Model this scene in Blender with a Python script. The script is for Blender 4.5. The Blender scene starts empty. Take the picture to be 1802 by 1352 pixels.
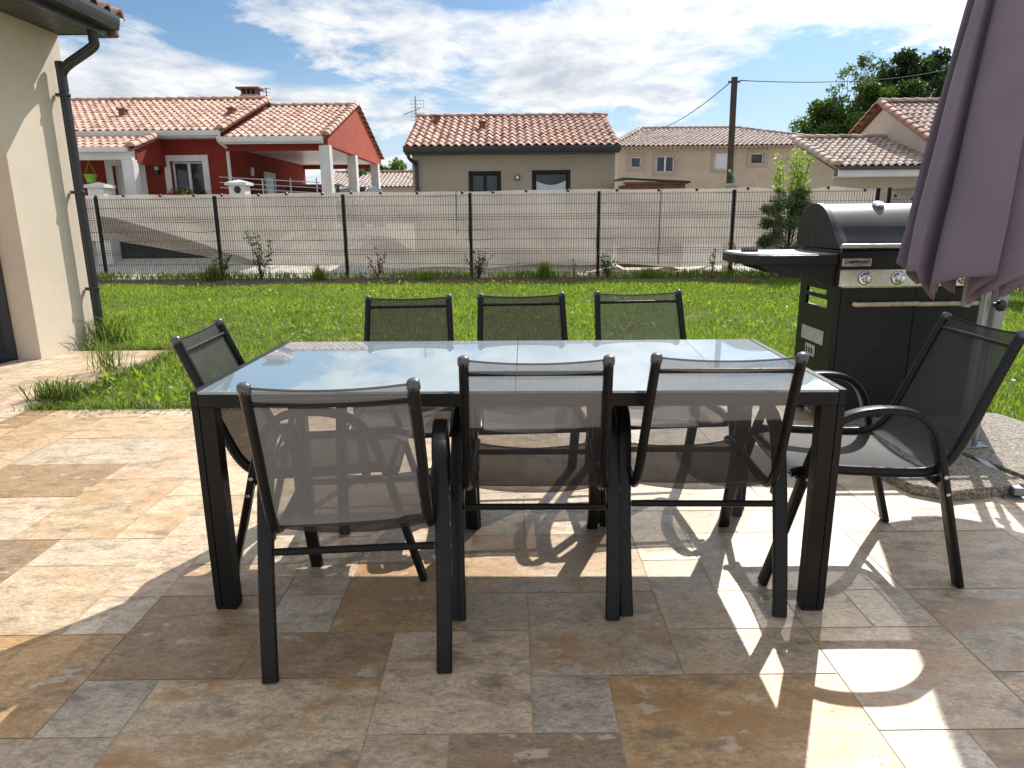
import bpy, bmesh, math, random
import numpy as np
from mathutils import Vector, Matrix
random.seed(7); rng = np.random.default_rng(7)
S = bpy.context.scene
COL = S.collection
PI = math.pi
R = math.radians

# ------------------------------------------------------------------ materials
def nt(m):
    m.use_nodes = True
    t = m.node_tree
    return t, t.nodes, t.links
def new_mat(name):
    m = bpy.data.materials.new(name); t, n, l = nt(m)
    return m, n, l, n['Principled BSDF']
def setp(b, **k):
    for a, v in k.items():
        b.inputs[a.replace('_', ' ')].default_value = v
def rgba(c): return (c[0], c[1], c[2], 1)
def noise(n, l, scale, detail=4, rough=.55, coord='Object', vec=None):
    x = n.new('ShaderNodeTexNoise'); x.inputs['Scale'].default_value = scale
    x.inputs['Detail'].default_value = detail; x.inputs['Roughness'].default_value = rough
    if vec is None:
        tc = n.new('ShaderNodeTexCoord'); vec = tc.outputs[coord]
    l.new(vec, x.inputs['Vector'])
    return x
def ramp(n, l, src, stops, interp='LINEAR'):
    r = n.new('ShaderNodeValToRGB'); r.color_ramp.interpolation = interp
    e = r.color_ramp.elements
    while len(e) < len(stops): e.new(.5)
    for i, (p, c) in enumerate(stops):
        e[i].position = p; e[i].color = rgba(c) if not isinstance(c, (int, float)) else (c, c, c, 1)
    l.new(src, r.inputs['Fac'])
    return r
def mixc(n, l, fac, a, b, mode='MIX'):
    x = n.new('ShaderNodeMix'); x.data_type = 'RGBA'; x.blend_type = mode
    for s, v in (('Factor', fac), ('A', a), ('B', b)):
        sock = x.inputs[0] if s == 'Factor' else x.inputs[6 if s == 'A' else 7]
        if isinstance(v, (int, float)): sock.default_value = v
        elif isinstance(v, tuple): sock.default_value = rgba(v)
        else: l.new(v, sock)
    return x.outputs[2]
def math_(n, l, op, a, b=0., clamp=False):
    x = n.new('ShaderNodeMath'); x.operation = op; x.use_clamp = clamp
    for i, v in enumerate((a, b)):
        if isinstance(v, (int, float)): x.inputs[i].default_value = v
        else: l.new(v, x.inputs[i])
    return x.outputs[0]
def bump(n, l, b, h, strength=.3, dist=.01):
    x = n.new('ShaderNodeBump'); x.inputs['Strength'].default_value = strength
    x.inputs['Distance'].default_value = dist
    l.new(h, x.inputs['Height']); l.new(x.outputs[0], b.inputs['Normal'])
def simple(name, col, rough=.5, metal=0., var=.12, vscale=6., bstr=0., bscale=300., spec=.5, dirt=None):
    m, n, l, b = new_mat(name)
    nz = noise(n, l, vscale, 5)
    d = tuple(c * (1 - var * 1.6) for c in col); u = tuple(min(1, c * (1 + var)) for c in col)
    r = ramp(n, l, nz.outputs['Fac'], [(.3, d), (.7, u)])
    out = r.outputs[0]
    if dirt:
        n2 = noise(n, l, vscale * .37, 6, .65)
        f = ramp(n, l, n2.outputs['Fac'], [(.52, 0), (.72, 1)])
        out = mixc(n, l, math_(n, l, 'MULTIPLY', f.outputs[0], dirt[3]), out, tuple(dirt[:3]))
    l.new(out, b.inputs['Base Color'])
    setp(b, Roughness=rough, Metallic=metal); b.inputs['Specular IOR Level'].default_value = spec
    r2 = noise(n, l, vscale * 4, 4)
    rr = ramp(n, l, r2.outputs['Fac'], [(.3, max(0, rough - .08)), (.7, min(1, rough + .1))])
    l.new(rr.outputs[0], b.inputs['Roughness'])
    if bstr:
        nb = noise(n, l, bscale, 3); bump(n, l, b, nb.outputs['Fac'], bstr, .004)
    return m

M = {}
M['frame'] = simple('anthracite_metal', (.0105, .0108, .0115), .42, 0., .1, 9, .03, 700, .22, (.03, .028, .026, .2))
M['frame_gloss'] = simple('black_tube_metal', (.0095, .0098, .011), .30, 0., .1, 12, 0, 300, .27, (.03, .028, .026, .2))
M['cap'] = simple('grey_plastic_cap', (.10, .10, .11), .22)
M['bolt'] = simple('zinc_bolt', (.62, .62, .6), .3, .9)
M['alu'] = simple('grey_aluminium', (.36, .37, .38), .42, .6, .1)
M['steel_base'] = simple('galvanised_steel', (.2, .22, .25), .4, .5, .15)
M['plaster'] = simple('cream_render', (.66, .565, .45), .9, 0, .05, 1.6, .9, 75, .2, (.56, .5, .4, .25))
M['gutter'] = simple('anthracite_gutter', (.032, .034, .038), .33, .0, .12, 5)
M['soffit'] = simple('anthracite_soffit', (.05, .052, .056), .45, 0, .1, 5)
M['grill'] = simple('black_grill_metal', (.0085, .009, .0095), .47, 0, .2, 7, .1, 500, .4, (.05, .05, .045, .3))
M['grill_shelf'] = simple('grey_shelf', (.23, .24, .26), .42, .1, .12, 10)
M['lid'] = simple('satin_lid', (.085, .083, .082), .46, .55, .14, 3.5, .02, 300, .5, (.4, .39, .36, .3))
M['stainless'] = simple('stainless', (.62, .6, .56), .28, 1., .06, 4)
M['chrome'] = simple('chrome', (.75, .76, .78), .12, 1., .03, 4)
M['handle_old'] = simple('yellowed_handle', (.62, .54, .36), .5, 0, .18, 25, .2, 200, .4, (.2, .15, .08, .7))
M['label'] = simple('pale_label', (.42, .47, .43), .5, 0, .1, 20)
M['black'] = simple('black_plastic', (.008, .008, .009), .32, 0, .2, 10)
M['white_paint'] = simple('white_paint', (.68, .67, .65), .6, 0, .06, 3, 0, 300, .3, (.5, .48, .45, .35))
M['white_pvc'] = simple('white_pvc', (.74, .74, .73), .35)
M['red_render'] = simple('red_render', (.235, .034, .022), .9, 0, .1, 1.2, .4, 120, .2, (.18, .032, .022, .4))
M['red_clad'] = simple('orange_red_cladding', (.36, .065, .036), .8, 0, .12, 3, .2, 60, .2)
M['beige_render'] = simple('beige_render', (.42, .36, .27), .92, 0, .06, 1.3, .5, 90, .2, (.36, .32, .25, .3))
M['far_render'] = simple('pale_beige_render', (.49, .41, .31), .92, 0, .08, 1.2, .5, 60, .2)
M['far_trim'] = simple('window_trim', (.40, .33, .26), .9, 0, .06, 2)
M['pink_render'] = simple('pinkish_render', (.62, .52, .45), .9, 0, .05, 1.5, .3, 90, .2)
M['dark_glass'] = simple('dark_window_glass', (.035, .042, .048), .06, 0, .3, 1.5)
M['shutter'] = simple('white_shutter', (.66, .68, .72), .5, 0, .03, 2)
M['wood_pole'] = simple('weathered_pole', (.075, .06, .048), .85, 0, .25, 6, .4, 40, .2)
M['shed_wood'] = simple('brown_boards', (.22, .1, .05), .7, 0, .2, 6, .2, 60, .3)
M['concrete'] = simple('pale_concrete', (.48, .45, .41), .9, 0, .1, 4, .3, 150, .2)
M['car_red'] = simple('dark_red_car_paint', (.11, .012, .018), .15, .2, .05, 2)
M['car_dark'] = simple('dark_car_paint', (.03, .032, .037), .15, .3, .05, 2)
M['tyre'] = simple('tyre', (.02, .02, .02), .8)
M['green_plastic'] = simple('lime_plastic', (.25, .5, .06), .45)
M['hose'] = simple('green_hose', (.03, .24, .13), .4)
M['hose_tip'] = simple('hose_tip', (.65, .4, .34), .5)
M['bark'] = simple('bark', (.09, .07, .05), .95, 0, .3, 8, .5, 40, .1)
M['soil'] = simple('mulch_soil', (.115, .085, .06), .95, 0, .4, 14, .8, 50, .1, (.24, .19, .13, .7))
M['wire'] = simple('wire_grey', (.03, .032, .033), .5)
M['roofmid'] = simple('roof_vent_clay', (.2, .09, .065), .8)
M['yellow_petal'] = simple('yellow_flowers', (.75, .5, .06), .7, 0, .2, 30)
M['pink_petal'] = simple('dark_pink_flowers', (.35, .05, .07), .7, 0, .2, 30)

def mat_glasspane(name, base):
    m, n, l, b = new_mat(name)
    nz = noise(n, l, 2.5, 3)
    r = ramp(n, l, nz.outputs['Fac'], [(.3, tuple(c * .94 for c in base)), (.7, tuple(c * 1.06 for c in base))])
    l.new(r.outputs[0], b.inputs['Base Color'])
    setp(b, Roughness=.55); b.inputs['Specular IOR Level'].default_value = .2
    b.inputs['Coat Weight'].default_value = 1.; b.inputs['Coat Roughness'].default_value = .015
    b.inputs['Coat IOR'].default_value = 2.7
    nb = noise(n, l, 1.3, 2)
    x = n.new('ShaderNodeBump'); x.inputs['Strength'].default_value = .02; x.inputs['Distance'].default_value = .01
    l.new(nb.outputs['Fac'], x.inputs['Height']); l.new(x.outputs[0], b.inputs['Coat Normal'])
    return m
M['table_glass'] = mat_glasspane('frosted_table_glass', (.19, .25, .275))

def mat_mesh(name, col, clear, trans_col, weave=0.):
    """woven see-through fabric: open holes + dark yarn that lets some light through"""
    m, n, l, b = new_mat(name)
    out = n['Material Output']
    tr = n.new('ShaderNodeBsdfTransparent'); tr.inputs['Color'].default_value = (1, 1, 1, 1)
    tl = n.new('ShaderNodeBsdfTranslucent'); tl.inputs['Color'].default_value = rgba(trans_col)
    setp(b, Roughness=.55); b.inputs['Specular IOR Level'].default_value = .35
    nz = noise(n, l, 14, 5)
    r = ramp(n, l, nz.outputs['Fac'], [(.3, tuple(c * .8 for c in col)), (.7, tuple(c * 1.2 for c in col))])
    l.new(r.outputs[0], b.inputs['Base Color'])
    if name == 'beige_shade_cloth':
        mpy = n.new('ShaderNodeMapping'); tcy = n.new('ShaderNodeTexCoord'); mpy.inputs['Scale'].default_value = (.7, 1, 2.4); l.new(tcy.outputs['Object'], mpy.inputs['Vector'])
        ty = noise(n, l, 2.2, 8, .7, vec=mpy.outputs[0]); ry = ramp(n, l, ty.outputs['Fac'], [(.35, .91), (.6, 1.03)])
        cy2 = mixc(n, l, 1., tuple(trans_col), ry.outputs[0], 'MULTIPLY'); l.new(cy2, tl.inputs['Color'])
    m1 = n.new('ShaderNodeMixShader'); m1.inputs[0].default_value = .5
    l.new(b.outputs[0], m1.inputs[1]); l.new(tl.outputs[0], m1.inputs[2])
    lw = n.new('ShaderNodeLayerWeight'); lw.inputs['Blend'].default_value = .5
    f = math_(n, l, 'SUBTRACT', 1., lw.outputs['Facing'])
    f = math_(n, l, 'MULTIPLY', math_(n, l, 'POWER', f, .8 if clear > .38 else .6), clear)
    if clear > .15:                                     # uneven threads and a little dust
        tcx = n.new('ShaderNodeTexCoord'); mpx = n.new('ShaderNodeMapping'); mpx.inputs['Scale'].default_value = (420, 12, 12); l.new(tcx.outputs['Object'], mpx.inputs['Vector'])
        tx = noise(n, l, 1., 3, .6, vec=mpx.outputs[0])
        f = math_(n, l, 'MULTIPLY', f, math_(n, l, 'ADD', math_(n, l, 'MULTIPLY', tx.outputs['Fac'], .7), .65), True)
    if weave:
        tc = n.new('ShaderNodeTexCoord')
        w = n.new('ShaderNodeTexWave'); w.inputs['Scale'].default_value = weave; w.inputs['Distortion'].default_value = .6
        w.wave_type = 'BANDS'; w.bands_direction = 'X'; l.new(tc.outputs['Object'], w.inputs[0])
        w2 = n.new('ShaderNodeTexWave'); w2.inputs['Scale'].default_value = weave; w2.inputs['Distortion'].default_value = .6
        w2.bands_direction = 'Y'; l.new(tc.outputs['Object'], w2.inputs[0])
        k = math_(n, l, 'MULTIPLY', w.outputs['Fac'], w2.outputs['Fac'])
        k = math_(n, l, 'ADD', math_(n, l, 'MULTIPLY', k, 1.2), .7)
        f = math_(n, l, 'MULTIPLY', f, k, True)
    m2 = n.new('ShaderNodeMixShader'); l.new(f, m2.inputs[0])
    l.new(m1.outputs[0], m2.inputs[1]); l.new(tr.outputs[0], m2.inputs[2])
    l.new(m2.outputs[0], out.inputs['Surface'])
    return m
M['sling'] = mat_mesh('black_textile_mesh', (.030, .031, .036), .43, (.13, .117, .108))
M['sling_dense'] = mat_mesh('dense_black_textile_mesh', (.045, .047, .053), .17, (.05, .046, .042))
M['sling_mid'] = mat_mesh('grey_black_textile_mesh', (.05, .052, .055), .27, (.10, .10, .09))
M['screen'] = mat_mesh('beige_shade_cloth', (.35, .315, .28), .11, (.40, .36, .315))

def mat_cloth():
    m, n, l, b = new_mat('purple_canvas'); out = n['Material Output']
    nz = noise(n, l, 3.5, 6)
    r = ramp(n, l, nz.outputs['Fac'], [(.3, (.26, .215, .275)), (.7, (.32, .262, .33))])
    l.new(r.outputs[0], b.inputs['Base Color']); setp(b, Roughness=.85)
    b.inputs['Specular IOR Level'].default_value = .2
    b.inputs['Sheen Weight'].default_value = .25
    tl = n.new('ShaderNodeBsdfTranslucent'); tl.inputs['Color'].default_value = (.40, .28, .40, 1)
    mx = n.new('ShaderNodeMixShader'); mx.inputs[0].default_value = .33
    l.new(b.outputs[0], mx.inputs[1]); l.new(tl.outputs[0], mx.inputs[2]); l.new(mx.outputs[0], out.inputs['Surface'])
    nb = noise(n, l, 420, 2); nc = noise(n, l, 9, 5, .6)
    hh = math_(n, l, 'ADD', math_(n, l, 'MULTIPLY', nb.outputs['Fac'], .06), nc.outputs['Fac']); bump(n, l, b, hh, .55, .018)
    return m
M['canvas'] = mat_cloth()

def mat_leaf(name, a, bcol, trans=.45, gl=.3):
    m, n, l, b = new_mat(name); out = n['Material Output']
    at = n.new('ShaderNodeAttribute'); at.attribute_name = 'tint'
    r = ramp(n, l, at.outputs['Fac'], [(0., a), (1., bcol)])
    l.new(r.outputs[0], b.inputs['Base Color']); setp(b, Roughness=.45)
    b.inputs['Specular IOR Level'].default_value = gl
    tl = n.new('ShaderNodeBsdfTranslucent')
    tc = mixc(n, l, 1., r.outputs[0], (1.35, 1.5, .6), 'MULTIPLY')
    l.new(tc, tl.inputs['Color'])
    mx = n.new('ShaderNodeMixShader'); mx.inputs[0].default_value = trans
    l.new(b.outputs[0], mx.inputs[1]); l.new(tl.outputs[0], mx.inputs[2]); l.new(mx.outputs[0], out.inputs['Surface'])
    return m
M['grass'] = mat_leaf('lawn_grass', (.10, .165, .025), (.30, .36, .08), .5, .25)
M['drygrass'] = mat_leaf('weed_grass', (.055, .10, .022), (.24, .27, .08), .45)
M['leaf_dark'] = mat_leaf('dark_tree_leaf', (.018, .042, .014), (.06, .105, .025), .35)
M['leaf_mid'] = mat_leaf('mid_tree_leaf', (.04, .085, .02), (.11, .18, .035), .45)
M['leaf_light'] = mat_leaf('light_leaf', (.12, .2, .04), (.28, .36, .08), .5)
M['leaf_grey'] = mat_leaf('grey_green_leaf', (.07, .1, .055), (.16, .2, .11), .35)
M['leaf_rust'] = mat_leaf('rusty_leaf', (.09, .075, .03), (.3, .16, .05), .4)

def mat_tiles(name, cols):
    m, n, l, b = new_mat(name)
    at = n.new('ShaderNodeAttribute'); at.attribute_name = 'tint'
    k = len(cols) - 1
    r = ramp(n, l, at.outputs['Fac'], [(i / k, c) for i, c in enumerate(cols)])
    nz = noise(n, l, 5, 5)
    f = ramp(n, l, nz.outputs['Fac'], [(.35, .8), (.65, 1.12)])
    c = mixc(n, l, 1., r.outputs[0], f.outputs[0], 'MULTIPLY')
    l.new(c, b.inputs['Base Color']); setp(b, Roughness=.75); b.inputs['Specular IOR Level'].default_value = .3
    return m
M['tiles_a'] = mat_tiles('clay_roof_pink', [(.34, .17, .12), (.46, .26, .185), (.54, .34, .255), (.43, .27, .215), (.58, .40, .31)])
M['tiles_b'] = mat_tiles('clay_roof_red', [(.27, .125, .09), (.39, .2, .14), (.48, .28, .2), (.36, .21, .165), (.52, .33, .25)])
M['tiles_c'] = mat_tiles('clay_roof_grey', [(.26, .19, .17), (.42, .3, .24), (.5, .37, .29), (.36, .31, .3), (.52, .42, .36)])

def mat_travertine():
    m, n, l, b = new_mat('travertine')
    ca = n.new('ShaderNodeAttribute'); ca.attribute_name = 'tile_colour'
    sa = n.new('ShaderNodeAttribute'); sa.attribute_name = 'tile_seed'
    geo = n.new('ShaderNodeNewGeometry')
    off = n.new('ShaderNodeVectorMath'); off.operation = 'ADD'
    l.new(geo.outputs['Position'], off.inputs[0]); l.new(sa.outputs['Vector'], off.inputs[1])
    mp = n.new('ShaderNodeMapping'); mp.inputs['Scale'].default_value = (1, 1.9, 1)
    mp.inputs['Rotation'].default_value = (0, 0, .35); l.new(off.outputs[0], mp.inputs['Vector'])
    V = mp.outputs[0]
    big = noise(n, l, 3.4, 7, .62, vec=V)
    med = noise(n, l, 9, 8, .68, vec=V)
    fine = noise(n, l, 46, 8, .75, vec=V)
    col = ca.outputs['Color']
    # cloudy tone inside a tile
    f1 = ramp(n, l, med.outputs['Fac'], [(.36, .74), (.48, .98), (.62, 1.14)])
    c = mixc(n, l, 1., col, f1.outputs[0], 'MULTIPLY')
    f4 = ramp(n, l, fine.outputs['Fac'], [(.35, .58), (.5, 1.0), (.65, 1.28)])
    c = mixc(n, l, .9, c, f4.outputs[0], 'MULTIPLY')
    fine2 = noise(n, l, 150, 5, .7, vec=V)
    f5 = ramp(n, l, fine2.outputs['Fac'], [(.36, .70), (.5, 1.0), (.64, 1.2)])
    c = mixc(n, l, .85, c, f5.outputs[0], 'MULTIPLY')
    # ochre / rust clouds
    f2 = ramp(n, l, big.outputs['Fac'], [(.46, 0), (.60, 1)])
    c = mixc(n, l, math_(n, l, 'MULTIPLY', f2.outputs[0], sa.outputs['Alpha']), c, (.43, .225, .085))
    # grey-brown smoke
    g = noise(n, l, 4.3, 8, .7, vec=V); g.noise_dimensions = '4D'; g.inputs['W'].default_value = 3.7
    f3 = ramp(n, l, g.outputs['Fac'], [(.545, 0), (.64, 1)])
    c = mixc(n, l, math_(n, l, 'MULTIPLY', f3.outputs[0], .62), c, (.165, .12, .085))
    # pale filler patches
    p = noise(n, l, 6.5, 7, .62, vec=V); p.noise_dimensions = '4D'; p.inputs['W'].default_value = 9.1
    fp = ramp(n, l, p.outputs['Fac'], [(.61, 0), (.632, 1)])
    c = mixc(n, l, math_(n, l, 'MULTIPLY', fp.outputs[0], .75), c, (.6, .49, .36))
    # small pits and veins
    v = n.new('ShaderNodeTexVoronoi'); v.inputs['Scale'].default_value = 95; v.feature = 'F1'
    mp2 = n.new('ShaderNodeMapping'); mp2.inputs['Scale'].default_value = (.55, 1.6, 1); l.new(V, mp2.inputs['Vector'])
    l.new(mp2.outputs[0], v.inputs['Vector'])
    sel = noise(n, l, 16, 4, vec=V)
    pit = ramp(n, l, v.outputs['Distance'], [(.1, 1), (.22, 0)])
    ps = ramp(n, l, sel.outputs['Fac'], [(.5, 0), (.6, 1)])
    pm = math_(n, l, 'MULTIPLY', pit.outputs[0], ps.outputs[0])
    c = mixc(n, l, math_(n, l, 'MULTIPLY', pm, .5), c, (.2, .155, .115))
    l.new(c, b.inputs['Base Color'])
    rr = ramp(n, l, med.outputs['Fac'], [(.3, .30), (.7, .48)])
    l.new(rr.outputs[0], b.inputs['Roughness']); b.inputs['Specular IOR Level'].default_value = .42
    h = math_(n, l, 'SUBTRACT', fine.outputs['Fac'], math_(n, l, 'MULTIPLY', pm, .9))
    bump(n, l, b, h, .35, .004)
    return m
M['travertine'] = mat_travertine()
M['grout'] = simple('sandy_grout', (.56, .45, .31), .9, 0, .12, 20, .2, 300, .2)

def mat_slab():
    m, n, l, b = new_mat('exposed_aggregate')
    v = noise(n, l, 85, 3, .6)
    r = ramp(n, l, v.outputs['Fac'], [(.36, (.10, .085, .07)), (.5, (.24, .205, .16)), (.62, (.38, .33, .26))])
    l.new(r.outputs[0], b.inputs['Base Color']); setp(b, Roughness=.85)
    bump(n, l, b, v.outputs['Fac'], .7, .01)
    return m
M['slab'] = mat_slab()
def mat_gravel():
    m, n, l, b = new_mat('pale_gravel')
    v = noise(n, l, 7, 8, .75); v2 = noise(n, l, .5, 4)
    r = ramp(n, l, v.outputs['Fac'], [(.3, (.3, .28, .25)), (.5, (.5, .46, .4)), (.7, (.62, .57, .5))])
    l.new(r.outputs[0], b.inputs['Base Color']); setp(b, Roughness=.9); bump(n, l, b, v.outputs['Fac'], .6, .02)
    return m
M['gravel'] = mat_gravel()
def mat_lawnbase():
    m, n, l, b = new_mat('lawn_soil')
    v = noise(n, l, 3, 8, .7)
    r = ramp(n, l, v.outputs['Fac'], [(.3, (.06, .085, .02)), (.5, (.10, .13, .03)), (.66, (.22, .2, .09))])
    l.new(r.outputs[0], b.inputs['Base Color']); setp(b, Roughness=.95); b.inputs['Specular IOR Level'].default_value = .1
    v2 = noise(n, l, 60, 4); bump(n, l, b, v2.outputs['Fac'], .8, .03)
    return m
M['lawn_base'] = mat_lawnbase()

# ------------------------------------------------------------------ mesh building
class MB:
    def __init__(s): s.v = []; s.f = []; s.t = []
    def add(s, vs, fs, tint=None):
        o = len(s.v); s.v += [tuple(p) for p in vs]; s.f += [tuple(o + i for i in f) for f in fs]
        s.t += [tint if tint is not None else .5] * len(fs)
        return s
    def box(s, x0, x1, y0, y1, z0, z1, mt=None, tint=None):
        vs = [(x, y, z) for z in (z0, z1) for y in (y0, y1) for x in (x0, x1)]
        if mt is not None: vs = [mt @ Vector(p) for p in vs]
        return s.add(vs, [(0, 2, 3, 1), (4, 5, 7, 6), (0, 1, 5, 4), (2, 6, 7, 3), (0, 4, 6, 2), (1, 3, 7, 5)], tint)
    def bar(s, a, b, w, h=None, up=(0, 0, 1), tint=None):
        """square bar from a to b"""
        a = Vector(a); b = Vector(b); h = h or w
        d = (b - a).normalized(); u = Vector(up)
        if abs(d.dot(u)) > .98: u = Vector((0, 1, 0))
        r = d.cross(u).normalized(); u = r.cross(d)
        vs = []
        for p in (a, b):
            for i, j in ((-1, -1), (1, -1), (1, 1), (-1, 1)): vs.append(p + r * (w / 2 * i) + u * (h / 2 * j))
        return s.add(vs, [(3, 2, 1, 0), (4, 5, 6, 7), (0, 1, 5, 4), (1, 2, 6, 5), (2, 3, 7, 6), (3, 0, 4, 7)], tint)
    def sweep(s, path, sec, side=None, caps=True, tint=None):
        """sec: list of (a,b) in (side, normal) axes; planar-friendly when side is fixed"""
        P = [Vector(p) for p in path]; n = len(P); k = len(sec); vs = []
        prev = None
        for i in range(n):
            d = (P[min(i + 1, n - 1)] - P[max(i - 1, 0)]).normalized()
            if side is not None: sd = Vector(side)
            else:
                if prev is None:
                    t = Vector((0, 0, 1)) if abs(d.z) < .9 else Vector((0, 1, 0))
                    sd = d.cross(t).normalized()
                else: sd = (prev - d * prev.dot(d)).normalized()
                prev = sd
            nn = sd.cross(d).normalized()
            sd2 = d.cross(nn).normalized()
            for a, b in sec:
                vs.append(P[i] + sd2 * a + nn * b)
        fs = []
        for i in range(n - 1):
            for j in range(k):
                j2 = (j + 1) % k
                fs.append((i * k + j, i * k + j2, (i + 1) * k + j2, (i + 1) * k + j))
        if caps:
            fs.append(tuple(range(k - 1, -1, -1))); fs.append(tuple((n - 1) * k + j for j in range(k)))
        return s.add(vs, fs, tint)
    def tube(s, path, r, seg=10, side=None, tint=None):
        return s.sweep(path, circ(r, seg), side, True, tint)
    def lathe(s, prof, c=(0, 0, 0), seg=20, axis=None):
        """prof: (r, h); axis rotates z onto axis"""
        q = Vector((0, 0, 1)).rotation_difference(Vector(axis)) if axis else None
        vs = []
        for r, h in prof:
            for j in range(seg):
                p = Vector((r * math.cos(2 * PI * j / seg), r * math.sin(2 * PI * j / seg), h))
                if q: p = q @ p
                vs.append(p + Vector(c))
        fs = []
        for i in range(len(prof) - 1):
            for j in range(seg):
                j2 = (j + 1) % seg
                fs.append((i * seg + j, i * seg + j2, (i + 1) * seg + j2, (i + 1) * seg + j))
        fs.append(tuple(range(seg - 1, -1, -1))); fs.append(tuple((len(prof) - 1) * seg + j for j in range(seg)))
        return s.add(vs, fs)
    def prism(s, poly, z0, z1, mt=None):
        k = len(poly)
        vs = [(x, y, z0) for x, y in poly] + [(x, y, z1) for x, y in poly]
        if mt is not None: vs = [mt @ Vector(p) for p in vs]
        return s.add(vs, [tuple(range(k - 1, -1, -1)), tuple(range(k, 2 * k))] +
                     [(j, (j + 1) % k, k + (j + 1) % k, k + j) for j in range(k)])
    def extr(s, poly, a0, a1, axis='x'):
        """poly in the other two axes, extruded along axis"""
        k = len(poly)
        def P(p, a):
            return (a, p[0], p[1]) if axis == 'x' else (p[0], a, p[1])
        vs = [P(p, a0) for p in poly] + [P(p, a1) for p in poly]
        return s.add(vs, [tuple(range(k - 1, -1, -1)), tuple(range(k, 2 * k))] +
                     [(j, (j + 1) % k, k + (j + 1) % k, k + j) for j in range(k)])
    def build(s, name, m, parent=None, smooth=False, bevel=0., tint=False, auto=None):
        me = bpy.data.meshes.new(name); me.from_pydata(s.v, [], s.f)
        bm = bmesh.new(); bm.from_mesh(me)
        if not tint: bmesh.ops.recalc_face_normals(bm, faces=bm.faces[:])
        bm.to_mesh(me); bm.free()
        if tint:
            a = me.attributes.new('tint', 'FLOAT', 'FACE'); a.data.foreach_set('value', s.t)
        me.materials.append(m if not isinstance(m, str) else M[m])
        if smooth:
            me.polygons.foreach_set('use_smooth', [True] * len(me.polygons))
            if auto is not None: me.set_sharp_from_angle(angle=R(auto))
        me.update()
        o = bpy.data.objects.new(name, me); COL.objects.link(o)
        if parent: o.parent = parent
        if bevel:
            b = o.modifiers.new('bevel', 'BEVEL'); b.width = bevel; b.segments = 2; b.limit_method = 'ANGLE'
        return o
def circ(r, seg=10, r2=None):
    return [(r * math.cos(2 * PI * j / seg), (r2 or r) * math.sin(2 * PI * j / seg)) for j in range(seg)]
def rrect(a, b, r=.006, n=3):
    out = []
    for cx, cy, t0 in ((a - r, b - r, 0), (-a + r, b - r, PI / 2), (-a + r, -b + r, PI), (a - r, -b + r, 3 * PI / 2)):
        for i in range(n + 1):
            t = t0 + PI / 2 * i / n; out.append((cx + r * math.cos(t), cy + r * math.sin(t)))
    return out
def smooth_path(pts, n=6):
    P = [Vector(p) for p in pts]; out = []
    for i in range(len(P) - 1):
        p0 = P[max(i - 1, 0)]; p1 = P[i]; p2 = P[i + 1]; p3 = P[min(i + 2, len(P) - 1)]
        for k in range(n):
            t = k / n
            out.append(.5 * ((2 * p1) + (p2 - p0) * t + (2 * p0 - 5 * p1 + 4 * p2 - p3) * t * t + (3 * p1 - p0 - 3 * p2 + p3) * t ** 3))
    out.append(P[-1]); return out
def empty(name, loc=(0, 0, 0), rz=0.):
    o = bpy.data.objects.new(name, None); COL.objects.link(o); o.location = loc; o.rotation_euler = (0, 0, rz)
    o.empty_display_size = .1
    return o
def tag(o, label=None, cat=None, group=None, kind=None):
    if label: o['label'] = label
    if cat: o['category'] = cat
    if group: o['group'] = group
    if kind: o['kind'] = kind
    return o
def copy_tree(o, parent=None):
    c = o.copy(); COL.objects.link(c)
    if parent: c.parent = parent
    for ch in list(o.children): copy_tree(ch, c)
    return c
def bulk(name, verts, quads, m, parent=None, tint=None, smooth=False):
    """numpy mesh: verts (N,3), quads (K,4)"""
    me = bpy.data.meshes.new(name)
    me.vertices.add(len(verts)); me.vertices.foreach_set('co', np.asarray(verts, np.float32).ravel())
    k = quads.shape[1]
    me.loops.add(quads.size); me.loops.foreach_set('vertex_index', quads.astype(np.int32).ravel())
    me.polygons.add(len(quads)); me.polygons.foreach_set('loop_start', np.arange(0, quads.size, k, dtype=np.int32))
    me.polygons.foreach_set('loop_total', np.full(len(quads), k, np.int32))
    if smooth: me.polygons.foreach_set('use_smooth', np.ones(len(quads), bool))
    me.update(calc_edges=True)
    if tint is not None:
        a = me.attributes.new('tint', 'FLOAT', 'FACE'); a.data.foreach_set('value', np.asarray(tint, np.float32))
    me.materials.append(M[m]); me.validate()
    o = bpy.data.objects.new(name, me); COL.objects.link(o)
    if parent: o.parent = parent
    return o
def leaves(pts, size, aspect=.55, up=0., droop=0.):
    """rhombic leaf quads at pts"""
    N = len(pts)
    d = rng.normal(size=(N, 3)); d[:, 2] += up; d /= np.linalg.norm(d, axis=1)[:, None]
    q = rng.normal(size=(N, 3)); s = np.cross(d, q); s /= np.linalg.norm(s, axis=1)[:, None]
    L = (size * rng.uniform(.6, 1.3, N))[:, None]
    a = pts; c = pts + d * L; m1 = pts + d * L * .45 + s * L * aspect * .5; m2 = pts + d * L * .45 - s * L * aspect * .5
    m1[:, 2] -= droop * L[:, 0]; m2[:, 2] -= droop * L[:, 0]
    v = np.stack([a, m1, c, m2], 1).reshape(-1, 3)
    return v, np.arange(4 * N).reshape(-1, 4)
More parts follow.
